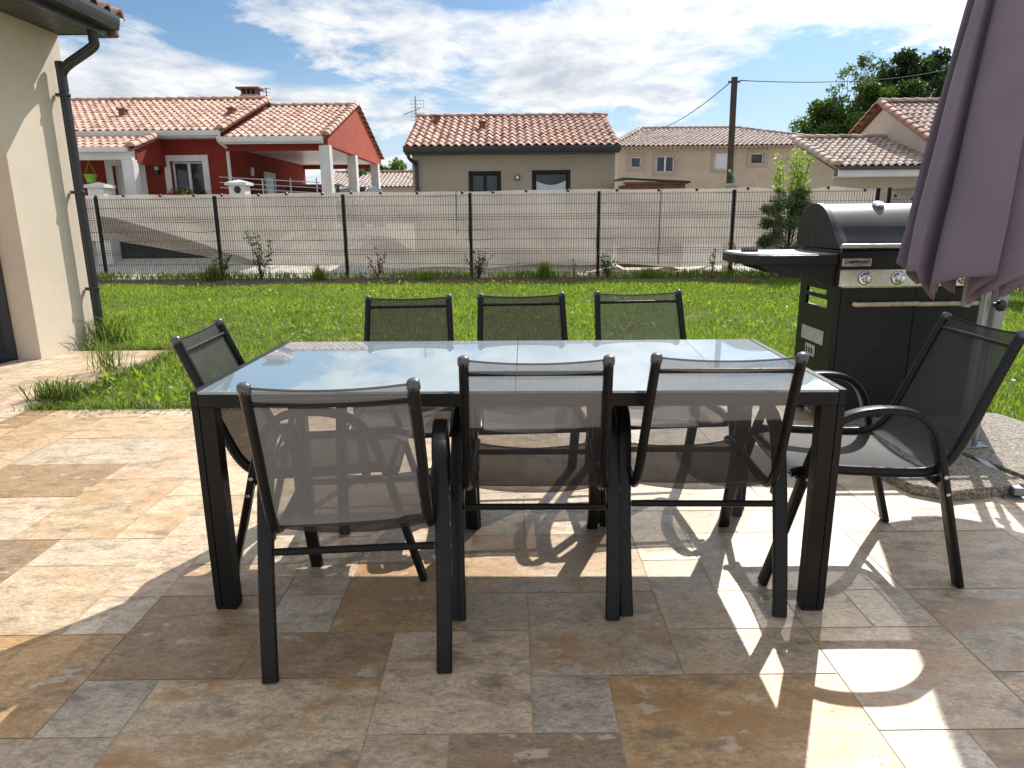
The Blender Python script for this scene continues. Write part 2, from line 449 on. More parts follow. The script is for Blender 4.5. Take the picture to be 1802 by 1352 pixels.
def blades(base, h, w, lean=.5, tint=None):
    """grass blades: two stacked quads folded over"""
    N = len(base)
    th = rng.uniform(0, 2 * PI, N); ph = rng.uniform(0, 2 * PI, N)
    wd = np.stack([np.cos(th), np.sin(th), np.zeros(N)], 1) * (w / 2)[:, None]
    ld = np.stack([np.cos(ph), np.sin(ph), np.zeros(N)], 1) * (lean * rng.uniform(.1, 1., N) * h)[:, None]
    z = np.zeros((N, 3)); z[:, 2] = h
    p0 = base; p1 = base + z * .6 + ld * .38; p2 = base + z * (1 - .25 * lean) + ld
    v = np.stack([p0 - wd, p0 + wd, p1 + wd * .8, p1 - wd * .8, p2 + wd * .12, p2 - wd * .12], 1).reshape(-1, 3)
    i = np.arange(N) * 6
    q = np.concatenate([np.stack([i, i + 1, i + 2, i + 3], 1), np.stack([i + 3, i + 2, i + 4, i + 5], 1)])
    return v, q

# ------------------------------------------------------------------ camera, sun, sky
CAMH, PITCH, ROLL, FPX = 1.2523, R(13.66), R(.55), 1220.
cam = bpy.data.cameras.new('camera'); co = bpy.data.objects.new('camera', cam); COL.objects.link(co)
fw = Vector((0, math.cos(PITCH), -math.sin(PITCH))); r0 = Vector((1, 0, 0)); u0 = Vector((0, math.sin(PITCH), math.cos(PITCH)))
rt = math.cos(ROLL) * r0 - math.sin(ROLL) * u0; up = math.sin(ROLL) * r0 + math.cos(ROLL) * u0
mw = Matrix((rt, up, -fw)).transposed().to_4x4(); mw.translation = (0, 0, CAMH); co.matrix_world = mw
cam.sensor_width = 36; cam.lens = 36 * FPX / 1802; cam.clip_end = 3000; cam.clip_start = .02
S.camera = co
SUN_EL, SUN_AZ = R(43.8), R(26.6)          # azimuth to the right of straight ahead (+Y)
sd = Vector((math.sin(SUN_AZ) * math.cos(SUN_EL), math.cos(SUN_AZ) * math.cos(SUN_EL), math.sin(SUN_EL)))
sun = bpy.data.lights.new('sun', 'SUN'); sun.energy = 4.4; sun.angle = R(.5); sun.color = (1, .965, .90)
so = bpy.data.objects.new('sun', sun); COL.objects.link(so); so.location = (8, 16, 20)
so.rotation_euler = (-sd).to_track_quat('-Z', 'Y').to_euler()

W = bpy.data.worlds.new('World'); S.world = W; W.use_nodes = True
t = W.node_tree; n = t.nodes; l = t.links
bg = n['Background']; bg.inputs['Strength'].default_value = .092
sky = n.new('ShaderNodeTexSky'); sky.sky_type = 'NISHITA'; sky.sun_disc = False
sky.sun_elevation = SUN_EL; sky.sun_rotation = SUN_AZ; sky.altitude = 100; sky.air_density = 1.0; sky.dust_density = .4; sky.ozone_density = 1.6
tc = n.new('ShaderNodeTexCoord'); sep = n.new('ShaderNodeSeparateXYZ'); l.new(tc.outputs['Generated'], sep.inputs[0])
X, Y, Z = sep.outputs
zz = math_(n, l, 'ADD', math_(n, l, 'MAXIMUM', Z, 0.), .10)
cx = math_(n, l, 'DIVIDE', X, zz); cy = math_(n, l, 'DIVIDE', Y, zz)
cv = n.new('ShaderNodeCombineXYZ'); l.new(cx, cv.inputs[0]); l.new(math_(n, l, 'MULTIPLY', cy, .8), cv.inputs[1]); cv.inputs[2].default_value = 3.3
def cloudnoise(vec, scale, det, rough, dist=0., w=0.):
    x = noise(n, l, scale, det, rough, vec=vec); x.inputs['Distortion'].default_value = dist
    return x.outputs['Fac']
def shifted(dx, dy):
    o_ = n.new('ShaderNodeVectorMath'); o_.operation = 'ADD'; o_.inputs[1].default_value = (dx, dy, 0); l.new(cv.outputs[0], o_.inputs[0]); return o_.outputs[0]
n1 = cloudnoise(cv.outputs[0], 1.1, 3, .5, .1, 2.3)
n2 = cloudnoise(cv.outputs[0], 2.1, 9, .66, .2, 7.7)
n2b = cloudnoise(shifted(.035, .12), 2.1, 7, .64, .2, 7.7)
# large cloud banks and gaps, as directions: u = x/y, v = z/y
yy = math_(n, l, 'MAXIMUM', math_(n, l, 'ABSOLUTE', Y), .05)
wob = math_(n, l, 'MULTIPLY', math_(n, l, 'SUBTRACT', n2, .5), .10)
U = math_(n, l, 'ADD', math_(n, l, 'DIVIDE', X, yy), wob); V = math_(n, l, 'ADD', math_(n, l, 'DIVIDE', Z, yy), math_(n, l, 'MULTIPLY', wob, .35))
BL = [(-.36, .222, .10, .026, -.26), (-.25, .190, .07, .022, -.20), (-.44, .26, .05, .02, -.10), (.44, .17, .13, .045, -.34), (.33, .115, .09, .03, -.22), (.53, .21, .10, .02, -.10),
      (-.50, .155, .16, .06, .16), (-.30, .15, .12, .014, .16), (-.14, .235, .16, .035, .18), (.10, .195, .13, .05, .24), (.27, .262, .12, .022, .20), (.22, .150, .05, .02, .22),
      (.44, .255, .13, .012, .12), (-.2, .128, .3, .012, .04), (.17, .085, .14, .018, .10), (-.02, .275, .06, .014, -.16), (-.12, .10, .16, .025, -.10), (.06, .135, .10, .012, -.05), (.40, .085, .06, .02, .10)]
bias = None
for u_, v_, su, sv, am in BL:
    a = math_(n, l, 'MULTIPLY', math_(n, l, 'SUBTRACT', U, u_), 1 / su); b_ = math_(n, l, 'MULTIPLY', math_(n, l, 'SUBTRACT', V, v_), 1 / sv)
    q = math_(n, l, 'ADD', math_(n, l, 'MULTIPLY', a, a), math_(n, l, 'MULTIPLY', b_, b_))
    e = math_(n, l, 'MULTIPLY', math_(n, l, 'POWER', 2.718, math_(n, l, 'MULTIPLY', q, -1.)), am)
    bias = e if bias is None else math_(n, l, 'ADD', bias, e)
bias = math_(n, l, 'MULTIPLY', bias, math_(n, l, 'GREATER_THAN', Y, 0.))
dens = math_(n, l, 'ADD', math_(n, l, 'ADD', math_(n, l, 'MULTIPLY', n1, .45), math_(n, l, 'MULTIPLY', n2, .75)), bias)
cov = ramp(n, l, dens, [(.525, 0), (.595, .55), (.69, .9), (.85, 1)])
lit = math_(n, l, 'MULTIPLY', math_(n, l, 'SUBTRACT', n2, n2b), 3.2)
thick = ramp(n, l, dens, [(.56, .70), (.74, .62), (.95, .15)])
shade = math_(n, l, 'ADD', lit, thick.outputs[0], True)
CLW, CLG = (8.2, 8.2, 8.15), (4.4, 4.8, 5.5)
cc = mixc(n, l, shade, CLG, CLW)
lowhaze = ramp(n, l, V, [(.0, .88), (.06, .72), (.13, .22), (.22, 0)])
skyc = mixc(n, l, 1., sky.outputs[0], (.60, .70, .77), 'MULTIPLY')
skyc = mixc(n, l, lowhaze.outputs[0], skyc, (5.5, 6.5, 7.6))
fin = mixc(n, l, cov.outputs[0], skyc, cc)
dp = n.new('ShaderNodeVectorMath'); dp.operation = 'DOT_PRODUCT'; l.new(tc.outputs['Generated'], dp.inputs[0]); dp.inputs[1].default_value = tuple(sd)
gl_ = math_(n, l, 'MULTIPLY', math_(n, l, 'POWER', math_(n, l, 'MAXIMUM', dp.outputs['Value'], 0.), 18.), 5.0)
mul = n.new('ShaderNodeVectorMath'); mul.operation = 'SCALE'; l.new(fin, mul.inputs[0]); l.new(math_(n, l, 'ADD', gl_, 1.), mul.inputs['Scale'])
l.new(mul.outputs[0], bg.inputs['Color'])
S.view_settings.view_transform = 'Standard'; S.view_settings.look = 'None'; S.view_settings.gamma = 1
S.view_settings.exposure = .52
S.cycles.max_bounces = 10; S.cycles.transparent_max_bounces = 24; S.cycles.caustics_reflective = False; S.cycles.caustics_refractive = False
S.cycles.sample_clamp_indirect = 6.

# ------------------------------------------------------------------ ground
def lane_z(x, y):
    s = min(max((y - 17.2) / 3.4, 0), 1); s = s * s * (3 - 2 * s)
    k = min(max((-x - 2.6) / 1.6, 0), 1); k = k * k * (3 - 2 * k)
    return -.06 + .92 * s * k
m = MB()
xs = [-900, -200, -60, -25, -16, -12, -9, -7] + [-5.2 + .2 * i for i in range(17)] + [0, 4, 8, 14, 25, 60, 200, 900]
ys = [-40, 0, 4.5, 8, 13.2, 15, 16.5, 17.2, 17.7, 18.2, 18.7, 19.2, 19.7, 20.2, 20.7, 22, 30, 45, 80, 200, 600, 1500]
for j, y in enumerate(ys):
    for i, x in enumerate(xs): m.v.append((x, y, lane_z(x, y)))
nx = len(xs)
for j in range(len(ys) - 1):
    for i in range(nx - 1): m.f.append((j * nx + i, j * nx + i + 1, (j + 1) * nx + i + 1, (j + 1) * nx + i)); m.t.append(.5)
tag(m.build('ground', 'gravel', smooth=True), kind='structure')
m = MB()
def sheet(m, x0, x1, y0, y1, z): m.add([(x0, y0, z), (x1, y0, z), (x1, y1, z), (x0, y1, z)], [(0, 1, 2, 3)])
sheet(m, -12, 14, 4.3, 13.55, -.03)
sheet(m, 2.9, 14, -2, 4.3, -.03)
tag(m.build('lawn', 'lawn_base'), kind='structure')
m = MB()
g = 26
for i in range(g):                                       # low bed of dug soil along the fence
    xa, xb = -11.5 + 20.0 * i / g, -11.5 + 20.0 * (i + 1) / g
    f = lambda x: 13.45 + .1 * math.sin(x * 1.7) + .06 * math.sin(x * 4.1) - .03 * x
    rows = [(0, -.028), (.15, .0), (.45, .02), (.9, .01), (1.5, -.03)]
    for (a, za), (b, zb) in zip(rows, rows[1:]):
        m.add([(xa, f(xa) + a, za), (xb, f(xb) + a, za), (xb, f(xb) + b, zb), (xa, f(xa) + b, zb)], [(0, 1, 2, 3)])
tag(m.build('planting_bed', 'soil'), kind='structure')
m = MB(); m.box(-14, 9.2, 15.12, 15.75, -.07, -.012); tag(m.build('kerb', 'concrete'), kind='structure')

# terrace of travertine tiles; grid lines measured from the joints
GX = [.045 + .2075 * i for i in range(-46, 0)] + [.045 + .2145 * i for i in range(0, 15)]
GY = [1.469 + .2205 * j for j in range(-16, 25)]
I0, J0 = 46, 16
NI, NJ = len(GX) - 1, len(GY) - 1
occ = [[None] * NJ for _ in range(NI)]
C = dict(cream=(.63, .50, .36), pink=(.60, .445, .31), beige=(.57, .43, .285), tan=(.52, .37, .23), brown=(.37, .25, .15), rust=(.46, .29, .145), grey=(.48, .37, .255), lgrey=(.57, .46, .335))
hand = [(-2, 0, 2, 2, 'pink', .1), (0, 0, 1, 1, 'lgrey', .1), (0, 1, 2, 2, 'grey', .65), (2, 2, 1, 2, 'beige', .2), (2, 1, 2, 1, 'beige', .25), (1, -1, 3, 2, 'rust', .9),
        (-1, -2, 2, 2, 'brown', .5), (-2, -1, 1, 1, 'pink', .3), (-5, -1, 3, 2, 'beige', .9), (-6, 0, 1, 1, 'lgrey', .05), (-8, -2, 3, 2, 'grey', .4), (-4, 1, 2, 1, 'brown', .3),
        (-6, 1, 2, 2, 'brown', .2), (-7, 2, 1, 1, 'cream', .0), (-9, 0, 3, 2, 'rust', .3), (-4, 2, 1, 1, 'cream', .1), (-3, 2, 2, 2, 'rust', .6), (-1, 2, 1, 1, 'grey', .2),
        (-1, 3, 3, 2, 'tan', .4), (3, 2, 1, 1, 'cream', .1), (4, 2, 1, 1, 'cream', .1), (4, 0, 2, 2, 'pink', .4), (5, 2, 1, 1, 'lgrey', .1), (6, 1, 3, 2, 'grey', .6), (4, -1, 1, 1, 'lgrey', .2),
        (5, -2, 3, 2, 'tan', .5), (6, 0, 2, 1, 'tan', .6), (-6, 3, 2, 1, 'tan', .5), (-9, 2, 2, 2, 'beige', .3), (-7, 3, 1, 3, 'pink', .05), (-12, 3, 3, 2, 'brown', .4), (-9, 4, 2, 1, 'cream', .1), (-12, 2, 2, 1, 'pink', .1)]
tiles = []
def put(i, j, w, h, c, ru):
    for a in range(i, i + w):
        for b in range(j, j + h): occ[a][b] = True
    tiles.append((i, j, w, h, c, ru))
for i, j, w, h, c, ru in hand: put(i + I0, j + J0, w, h, c, ru)
trng = random.Random(11)
kinds = ['cream'] * 4 + ['pink'] * 4 + ['beige'] * 5 + ['tan'] * 4 + ['lgrey'] * 3 + ['brown'] * 1 + ['rust'] * 1 + ['grey'] * 1
for j in range(NJ):
    for i in range(NI):
        if occ[i][j]: continue
        opts = [(3, 2), (2, 3), (2, 2), (2, 1), (1, 2), (1, 1)]; wts = [30, 18, 20, 12, 10, 4]
        while True:
            k = trng.choices(range(6), wts)[0]; w, h = opts[k]
            if i + w <= NI and j + h <= NJ and all(not occ[a][b] for a in range(i, i + w) for b in range(j, j + h)): break
            if (w, h) == (1, 1): break
        put(i, j, w, h, trng.choice(kinds), trng.choice([0, .05, .12, .25, .45]))
tv, tf, tcol, tseed = [], [], [], []
XW, YN = -3.27, 4.53
def addtile(x0, x1, y0, y1, c, s):
    if x1 - x0 < .01 or y1 - y0 < .01: return
    o = len(tv); tv.extend([(a_, b_, trng.uniform(0, .0013)) for a_, b_ in ((x0, y0), (x1, y0), (x1, y1), (x0, y1))]); tf.append((o, o + 1, o + 2, o + 3))
    tcol.extend(c); tseed.extend(s)
for i, j, w, h, c, ru in tiles:
    x0, x1, y0, y1 = GX[i] + .0018, GX[i + w] - .0018, GY[j] + .0018, GY[j + h] - .0018
    b = C[c]; k = trng.uniform(.86, 1.1); wv = trng.uniform(-.02, .02)
    col = (b[0] * k + wv * .5, b[1] * k, b[2] * k - wv * .5, 1.); sd_ = (trng.uniform(0, 90), trng.uniform(0, 90), trng.uniform(0, 90), ru)
    x1 = min(x1, 2.97); y1c = min(y1, 6.7)
    if y1 > YN:                                     # beyond the terrace only the side walk carries on
        if y0 < YN: addtile(x0, x1, y0, YN, col, sd_); y0 = YN + .0001
        addtile(x0, min(x1, XW), y0, y1c, col, sd_)
    else: addtile(x0, x1, y0, y1, col, sd_)
me = bpy.data.meshes.new('terrace'); me.from_pydata(tv, [], tf)
a = me.attributes.new('tile_colour', 'FLOAT_COLOR', 'FACE'); a.data.foreach_set('color', tcol)
a = me.attributes.new('tile_seed', 'FLOAT_COLOR', 'FACE'); a.data.foreach_set('color', tseed)
me.materials.append(M['travertine']); o = bpy.data.objects.new('terrace', me); COL.objects.link(o); tag(o, kind='structure')
m = MB()
m.box(-9.5, 2.975, -2.1, YN, -.1, -.0012); m.box(-9.5, XW, YN, 6.705, -.1, -.0012)
tag(m.build('terrace_base', 'grout'), kind='structure')

# ------------------------------------------------------------------ grass
def strewn(N, x0, x1, y0, y1, near=1.2):
    x = rng.uniform(x0, x1, N * 3); y = y0 + (y1 - y0) * rng.uniform(0, 1, N * 3) ** near
    k = np.abs(x) < .80 * y + 1.2
    x, y = x[k][:N], y[k][:N]
    return x, y
N = 300000
x, y = strewn(N, -9, 12, YN + .02, 13.5, 1.15)
ok = ~((x < XW + .02) & (y < 6.72)) & ~((x < -4.3) & (y < 7.35))
x, y = x[ok], y[ok]
xr = rng.uniform(2.99, 5.5, 14000); yr = rng.uniform(2.6, YN + .05, 14000)
x = np.concatenate([x, xr]); y = np.concatenate([y, yr])
patch = .5 + .25 * np.sin(x * 1.3 + 2 * np.sin(y * .9)) + .25 * np.sin(y * 2.1 + 1.7 * np.sin(x * 1.9))
keep = rng.uniform(0, 1, len(x)) < .55 + .45 * patch
x, y, patch = x[keep], y[keep], patch[keep]
base = np.stack([x, y, np.full(len(x), -.032)], 1)
h = (.035 + .05 * patch) * rng.uniform(.5, 1.5, len(x)); w = rng.uniform(.003, .0075, len(x)) * (1 + .045 * y)
v1, q1 = blades(base, h, w, .9)
t1 = np.clip(.18 + .45 * patch + rng.normal(0, .30, len(x)), 0, 1); t1 = np.concatenate([t1, t1])
NB = 16000                                           # broad clover and dandelion leaves
x2, y2 = strewn(NB, -9, 12, YN + .03, 13.4, 1.3); ok = ~((x2 < XW + .02) & (y2 < 6.72)) & ~((x2 < -4.3) & (y2 < 7.35)); x2, y2 = x2[ok], y2[ok]
cl = np.sin(x2 * 2.3 + 1.3 * np.sin(y2 * 1.6)) + np.sin(y2 * 3.1 + x2) > .1; x2, y2 = x2[cl], y2[cl]
b2 = np.stack([x2, y2, rng.uniform(-.01, .05, len(x2))], 1)
v2, q2 = leaves(b2, .065, .45, .55); t2 = np.clip(rng.normal(.35, .25, len(x2)), 0, 1)
vv = np.concatenate([v1, v2]); qq = np.concatenate([q1, q2 + len(v1)])
go = bulk('grass', vv, qq, 'grass', tint=np.concatenate([t1, t2])); tag(go, kind='stuff')
# taller fringe where the lawn meets the tiles
fx = np.concatenate([rng.uniform(XW - .05, 2.9, 2600), np.full(1500, XW) + rng.normal(.04, .05, 1500), rng.uniform(-4.2, XW, 700), rng.normal(3.0, .03, 900)])
fy = np.concatenate([YN + rng.normal(.03, .03, 2600), rng.uniform(YN, 6.7, 1500), 6.72 + rng.normal(.03, .03, 700), rng.uniform(2.8, 4.5, 900)])
fb = np.stack([fx, fy, np.full(len(fx), -.02)], 1)
v3, q3 = blades(fb, rng.uniform(.03, .11, len(fx)), rng.uniform(.004, .008, len(fx)), 1.1)
t3 = np.clip(rng.normal(.35, .3, len(fx)), 0, 1)
tag(bulk('grass_fringe', v3, q3, 'drygrass', tint=np.concatenate([t3, t3])), kind='stuff')
# dry leaves and cuttings blown along the edge of the tiles
nl = 420
lx = np.concatenate([rng.uniform(XW - .3, 2.8, 200), rng.normal(-2.35, .30, 120), rng.uniform(-3.9, -3.0, 100)]); ly = np.concatenate([YN - np.abs(rng.normal(0, .10, 200)), YN - np.abs(rng.normal(0, .07, 120)), rng.uniform(4.4, 6.6, 100)])
lp = np.stack([lx, ly, np.full(nl, .004)], 1); v5, q5 = leaves(lp, .035, .35, 0.); v5[:, 2] = np.abs(v5[:, 2] - .004) * .25 + .003
M['litter'] = mat_leaf('dry_litter', (.09, .065, .03), (.26, .2, .09), .2)
tag(bulk('leaf_litter', v5, q5, 'litter', tint=rng.uniform(0, 1, nl)), kind='stuff')
# weeds in the planting bed: too many to count
bx = rng.uniform(-10.5, 8, 13000); by = 13.72 + 1.3 * rng.uniform(0, 1, 13000) ** .7 - .05 * bx
dn = .5 + .5 * np.sin(bx * 1.9 + 2 * np.sin(bx * .7)); kp = rng.uniform(0, 1, len(bx)) < .25 + .75 * dn * np.clip((by - 13.72 + .05 * bx) / .8, .22, 1)
bx, by = bx[kp], by[kp]
bb = np.stack([bx, by, np.full(len(bx), .01)], 1)
v4, q4 = blades(bb, rng.uniform(.05, .22, len(bx)), rng.uniform(.008, .022, len(bx)), 1.1)
t4 = np.clip(rng.normal(.5, .3, len(bx)), 0, 1); tag(bulk('weeds', v4, q4, 'drygrass', tint=np.concatenate([t4, t4])), kind='stuff')

# ------------------------------------------------------------------ dining table
T = tag(empty('dining_table', (.0088, 2.0217, 0), R(-1.24)), 'long dark metal garden table with a frosted glass top reflecting the clouds', 'table')
TW, TD, TH_ = .99, .872, .74
gm = .022
for x0, x1 in ((-TW + gm, -.0004), (.0004, TW - gm)):
    m = MB(); m.box(x0, x1, .003, TD - .003, TH_ - .010, TH_ - .0015); m.build('glass_pane', 'table_glass', T, bevel=.0012)
for y0, y1 in ((0, .026), (TD - .026, TD)):
    m = MB(); m.box(-TW + gm, TW - gm, y0 + .0006, y1 - .0006, TH_ - .05, TH_ - .0105); m.build('apron', 'frame', T, bevel=.0015)
for s in (-1, 1):
    m = MB(); xa, xb = sorted((s * TW, s * (TW - gm + .0006))); m.box(xa, xb, 0, TD, TH_ - .05, TH_); m.build('side_rail', 'frame', T, bevel=.0015)
m = MB()
for y in (.29, .58): m.box(-TW + .03, TW - .03, y - .012, y + .012, TH_ - .036, TH_ - .0112)
m.build('cross_rail', 'frame', T)
for s in (-1, 1):
    for y0, y1 in ((0, .05), (TD - .05, TD)):
        m = MB()
        xa, xb = sorted((s * TW, s * (TW - .0215))); m.box(xa, xb, y0, y1, .008, TH_ - .0505)
        xa, xb = sorted((s * (TW - .0235), s * (TW - .070))); m.box(xa, xb, y0 + .001, y1 - .001, .008, TH_ - .0505)
        lg = m.build('leg', 'frame', T, bevel=.0015)
        m = MB(); xa, xb = sorted((s * (TW - .002), s * (TW - .068))); m.box(xa, xb, y0 + .003, y1 - .003, 0, .0079); m.build('foot_cap', 'black', lg)

# ------------------------------------------------------------------ chairs
def make_chair():
    rt_ = empty('garden_chair')
    prof = [(-.440, .868), (-.372, .700), (-.314, .549), (-.268, .455), (-.215, .412), (-.141, .401), (.05, .407), (.19, .414), (.262, .398)]
    PR = smooth_path([(0, a, b) for a, b in prof], 6)
    def half(p):                                        # rail half spacing along the profile
        tt = min(max((p.z - .40) / .46, 0), 1); return .218 - .016 * tt
    for s in (-1, 1):
        path = [(s * half(p), p.y, p.z) for p in PR]
        m = MB(); m.sweep(path, circ(.0145, 12, .0175), side=(1, 0, 0)); rl = m.build('side_rail', 'frame_gloss', rt_, smooth=True, auto=40)
        m = MB(); d = (Vector(path[0]) - Vector(path[3])).normalized(); c = Vector(path[0])
        m.lathe([(.0168, -.014), (.0172, -.002), (.016, .006), (.011, .0105), (.003, .012)], c, 14, d); m.build('end_cap', 'cap', rl, smooth=True)
        arm = [(.335, .004), (.30, .13), (.257, .29), (.215, .44), (.178, .535), (.125, .593), (.05, .622), (-.05, .626), (-.125, .605), (-.178, .548), (-.208, .46), (-.25, .30), (-.29, .15), (-.33, .004)]
        ap = smooth_path([(s * (.247 + .006 * math.sin(PI * min(1, b / .62))), a, b) for a, b in arm], 5)
        m = MB(); m.sweep(ap, rrect(.023, .012, .008, 3), side=(1, 0, 0))
        al = m.build('armrest_leg', 'frame_gloss', rt_, smooth=True, auto=35)
        for a, b in ((-.222, .405), (-.237, .345), (.225, .395)):
            m = MB(); m.lathe([(.0075, 0), (.0075, .003), (.004, .0045), (.0012, .0045)], (s * .272, a, b), 10, (s, 0, 0)); m.build('bolt', 'bolt', al)
            m = MB(); m.lathe([(.006, 0), (.006, .006), (.0035, .007), (.0035, .016), (.001, .016)], (s * .231, a, b), 8, (-s, 0, 0)); m.build('bolt', 'bolt', al)
        m = MB(); m.box(s * .2345 - .0035, s * .2345 + .0035, -.235, -.20, .372, .394); m.build('bracket', 'frame', rl)
    m = MB(); m.tube([(-.228, -.246, .352), (.228, -.246, .352)], .0105, 10); m.build('crossbar', 'frame', rt_, smooth=True, auto=40)
    m = MB(); m.tube([(-.228, .222, .372), (.228, .222, .372)], .0105, 10); m.build('front_crossbar', 'frame', rt_, smooth=True, auto=40)
    m = MB(); m.tube([(-.195, -.421, .826), (.195, -.421, .826)], .0075, 10); m.build('top_bar', 'frame_gloss', rt_, smooth=True, auto=40)
    cum = [0]
    for a, b in zip(PR, PR[1:]): cum.append(cum[-1] + (b - a).length)
    i_b = 25
    def sling(name, i0, i1, wav):
        nx = 15; v = []; f = []
        for i in range(i0, i1 + 1):
            p = PR[i]; d = (PR[min(i + 1, len(PR) - 1)] - PR[max(i - 1, 0)]).normalized(); nn = Vector((0, -d.z, d.y))
            if nn.z < 0: nn = -nn
            for k in range(nx):
                u = 2 * k / (nx - 1) - 1
                sag = .020 * (1 - u * u) * (.35 if name == 'backrest' else 1.)
                if name == 'backrest' and nn.y < 0: sag = -sag
                q = p - nn * (sag + .004) if name == 'seat' else Vector((0, p.y - sag * .9 - .002, p.z))
                if i < 5: q.z -= .010 * (1 - u * u) * (5 - i) / 5
                v.append((u * (half(p) - .006), q.y, q.z))
        nr = i1 - i0 + 1
        for i in range(nr - 1):
            for k in range(nx - 1): f.append((i * nx + k, i * nx + k + 1, (i + 1) * nx + k + 1, (i + 1) * nx + k))
        me = bpy.data.meshes.new(name); me.from_pydata(v, [], f); me.polygons.foreach_set('use_smooth', [True] * len(f))
        me.materials.append(M['sling']); o = bpy.data.objects.new(name, me); COL.objects.link(o); o.parent = rt_
        # folded hem, double cloth
        m = MB(); e = 0 if name == 'backrest' else nr - 1
        row = [Vector(v[e * nx + k]) for k in range(nx)]
        m.sweep(row, circ(.003, 6), side=(0, 1, 0)); m.build('hem', 'sling', o, smooth=True)
    sling('backrest', 0, i_b, 0); sling('seat', i_b, len(PR) - 1, 0)
    return rt_
chair = make_chair()
GRP = 'garden chairs around the table'
for i, (x, y, a, sx, lab) in enumerate([
    (-.462, 2.020, 4.3, .97, 'black mesh garden chair nearest the viewer, slightly turned, at the left of the near side'),
    (.074, 2.296, -1.0, .985, 'black mesh garden chair seen from behind, middle one on the near side'),
    (.612, 2.309, -1.7, .985, 'black mesh garden chair seen from behind, beside the right front leg of the table'),
    (-.47, 2.95, 184.0, .97, 'black mesh chair across the table, farthest from the barbecue of the three'),
    (.073, 3.00, 183.0, 1., 'black mesh garden chair across the table, between two others, only its back showing'),
    (.672, 3.055, 184.5, 1.03, 'black mesh garden chair across the table, with the paler back, closest to the barbecue'),
    (1.208, 2.425, 87.8, 1.05, 'black mesh armchair at the table end under the purple parasol, its seat half sunlit'),
    (-.668, 2.455, -86.8, .98, 'black mesh garden chair pushed in at the table end beside the grass corner')]):
    o = chair if i == 0 else copy_tree(chair)
    o.location = (x, y, 0); o.rotation_euler = (0, 0, R(a)); o.scale = (sx, 1, 1.0)
    tag(o, lab, 'chair', GRP)
    if i >= 3:                                          # these five use less see-through variants of the sling mesh
        for ch in o.children_recursive:
            if ch.type == 'MESH' and ch.data.materials and ch.data.materials[0] == M['sling']:
                ch.material_slots[0].link = 'OBJECT'; ch.material_slots[0].material = M['sling_mid' if i == 5 else 'sling_dense']

# ------------------------------------------------------------------ barbecue
G = tag(empty('gas_barbecue', (1.87, 4.0, 0), R(0)), 'black gas barbecue with a rounded lid, two doors and a grey side shelf', 'barbecue')
GWD, GDP = .92, .50
def plate_holes(m, u0, u1, w0, w1, holes, place, th):
    """rectangular plate in (u,w) with rectangular holes, as cells; place(u,w,d)->xyz"""
    us = sorted({u0, u1, *[h[0] for h in holes], *[h[1] for h in holes]}); ws = sorted({w0, w1, *[h[2] for h in holes], *[h[3] for h in holes]})
    inside = lambda u, w: any(h[0] < u < h[1] and h[2] < w < h[3] for h in holes)
    filled = {}
    for i in range(len(us) - 1):
        for j in range(len(ws) - 1):
            filled[i, j] = not inside((us[i] + us[i + 1]) / 2, (ws[j] + ws[j + 1]) / 2)
    for (i, j), ok in filled.items():
        if not ok: continue
        a, b, c, d = us[i], us[i + 1], ws[j], ws[j + 1]
        q = [place(a, c, 0), place(b, c, 0), place(b, d, 0), place(a, d, 0)]
        k = [place(a, c, th), place(b, c, th), place(b, d, th), place(a, d, th)]
        m.add(q, [(0, 1, 2, 3)]); m.add(k, [(3, 2, 1, 0)])
        for (ni, nj), e in (((i - 1, j), (0, 3)), ((i + 1, j), (1, 2)), ((i, j - 1), (0, 1)), ((i, j + 1), (3, 2))):
            if not filled.get((ni, nj), False): m.add([q[e[0]], q[e[1]], k[e[1]], k[e[0]]], [(0, 1, 2, 3)])
m = MB()
plate_holes(m, 0, GDP, .05, .935, [(.12, .40, .775, .805), (.10, .40, .70, .75)], lambda u, w, d: (d, u, w), .02)
m.box(-.004, .03, -.001, .075, .05, .935)
sp = m.build('side_panel', 'grill', G, bevel=.002)
m = MB(); m.box(GWD - .02, GWD, 0, GDP, .05, .935); m.build('side_panel', 'grill', G, bevel=.002)
m = MB(); m.box(.021, GWD - .021, .03, GDP - .01, .06, .10); m.build('bottom_shelf', 'grill', G)
m = MB(); m.box(.03, GWD - .021, GDP - .03, GDP - .012, .1, .62); m.build('back_panel', 'grill', G)
for x0, x1 in ((.032, .458), (.463, GWD - .024)):
    m = MB(); m.box(x0, x1, -.004, .014, .105, .828); d = m.build('door', 'grill', G, bevel=.003)
    m = MB(); hx0, hx1 = (x0 + .075, x1 - .002) if x0 < .1 else (x0 + .002, x1 - .075)
    hp = [(hx0, -.010, .737), (hx0 + .006, -.034, .737), (hx0 + .03, -.040, .737), (hx1 - .03, -.040, .740), (hx1 - .006, -.036, .740), (hx1, -.010, .740)]
    m.sweep(smooth_path(hp, 4), circ(.013, 10), side=(0, 0, 1)); m.build('door_handle', 'handle_old', d, smooth=True, auto=50)
m = MB(); m.box(.0, GWD, -.012, GDP, .9355, 1.042); bdy = m.build('firebox', 'grill', G, bevel=.004)
m = MB(); m.box(.004, GWD - .004, -.022, .012, .838, .9345); cp = m.build('control_panel', 'stainless', G, bevel=.002)
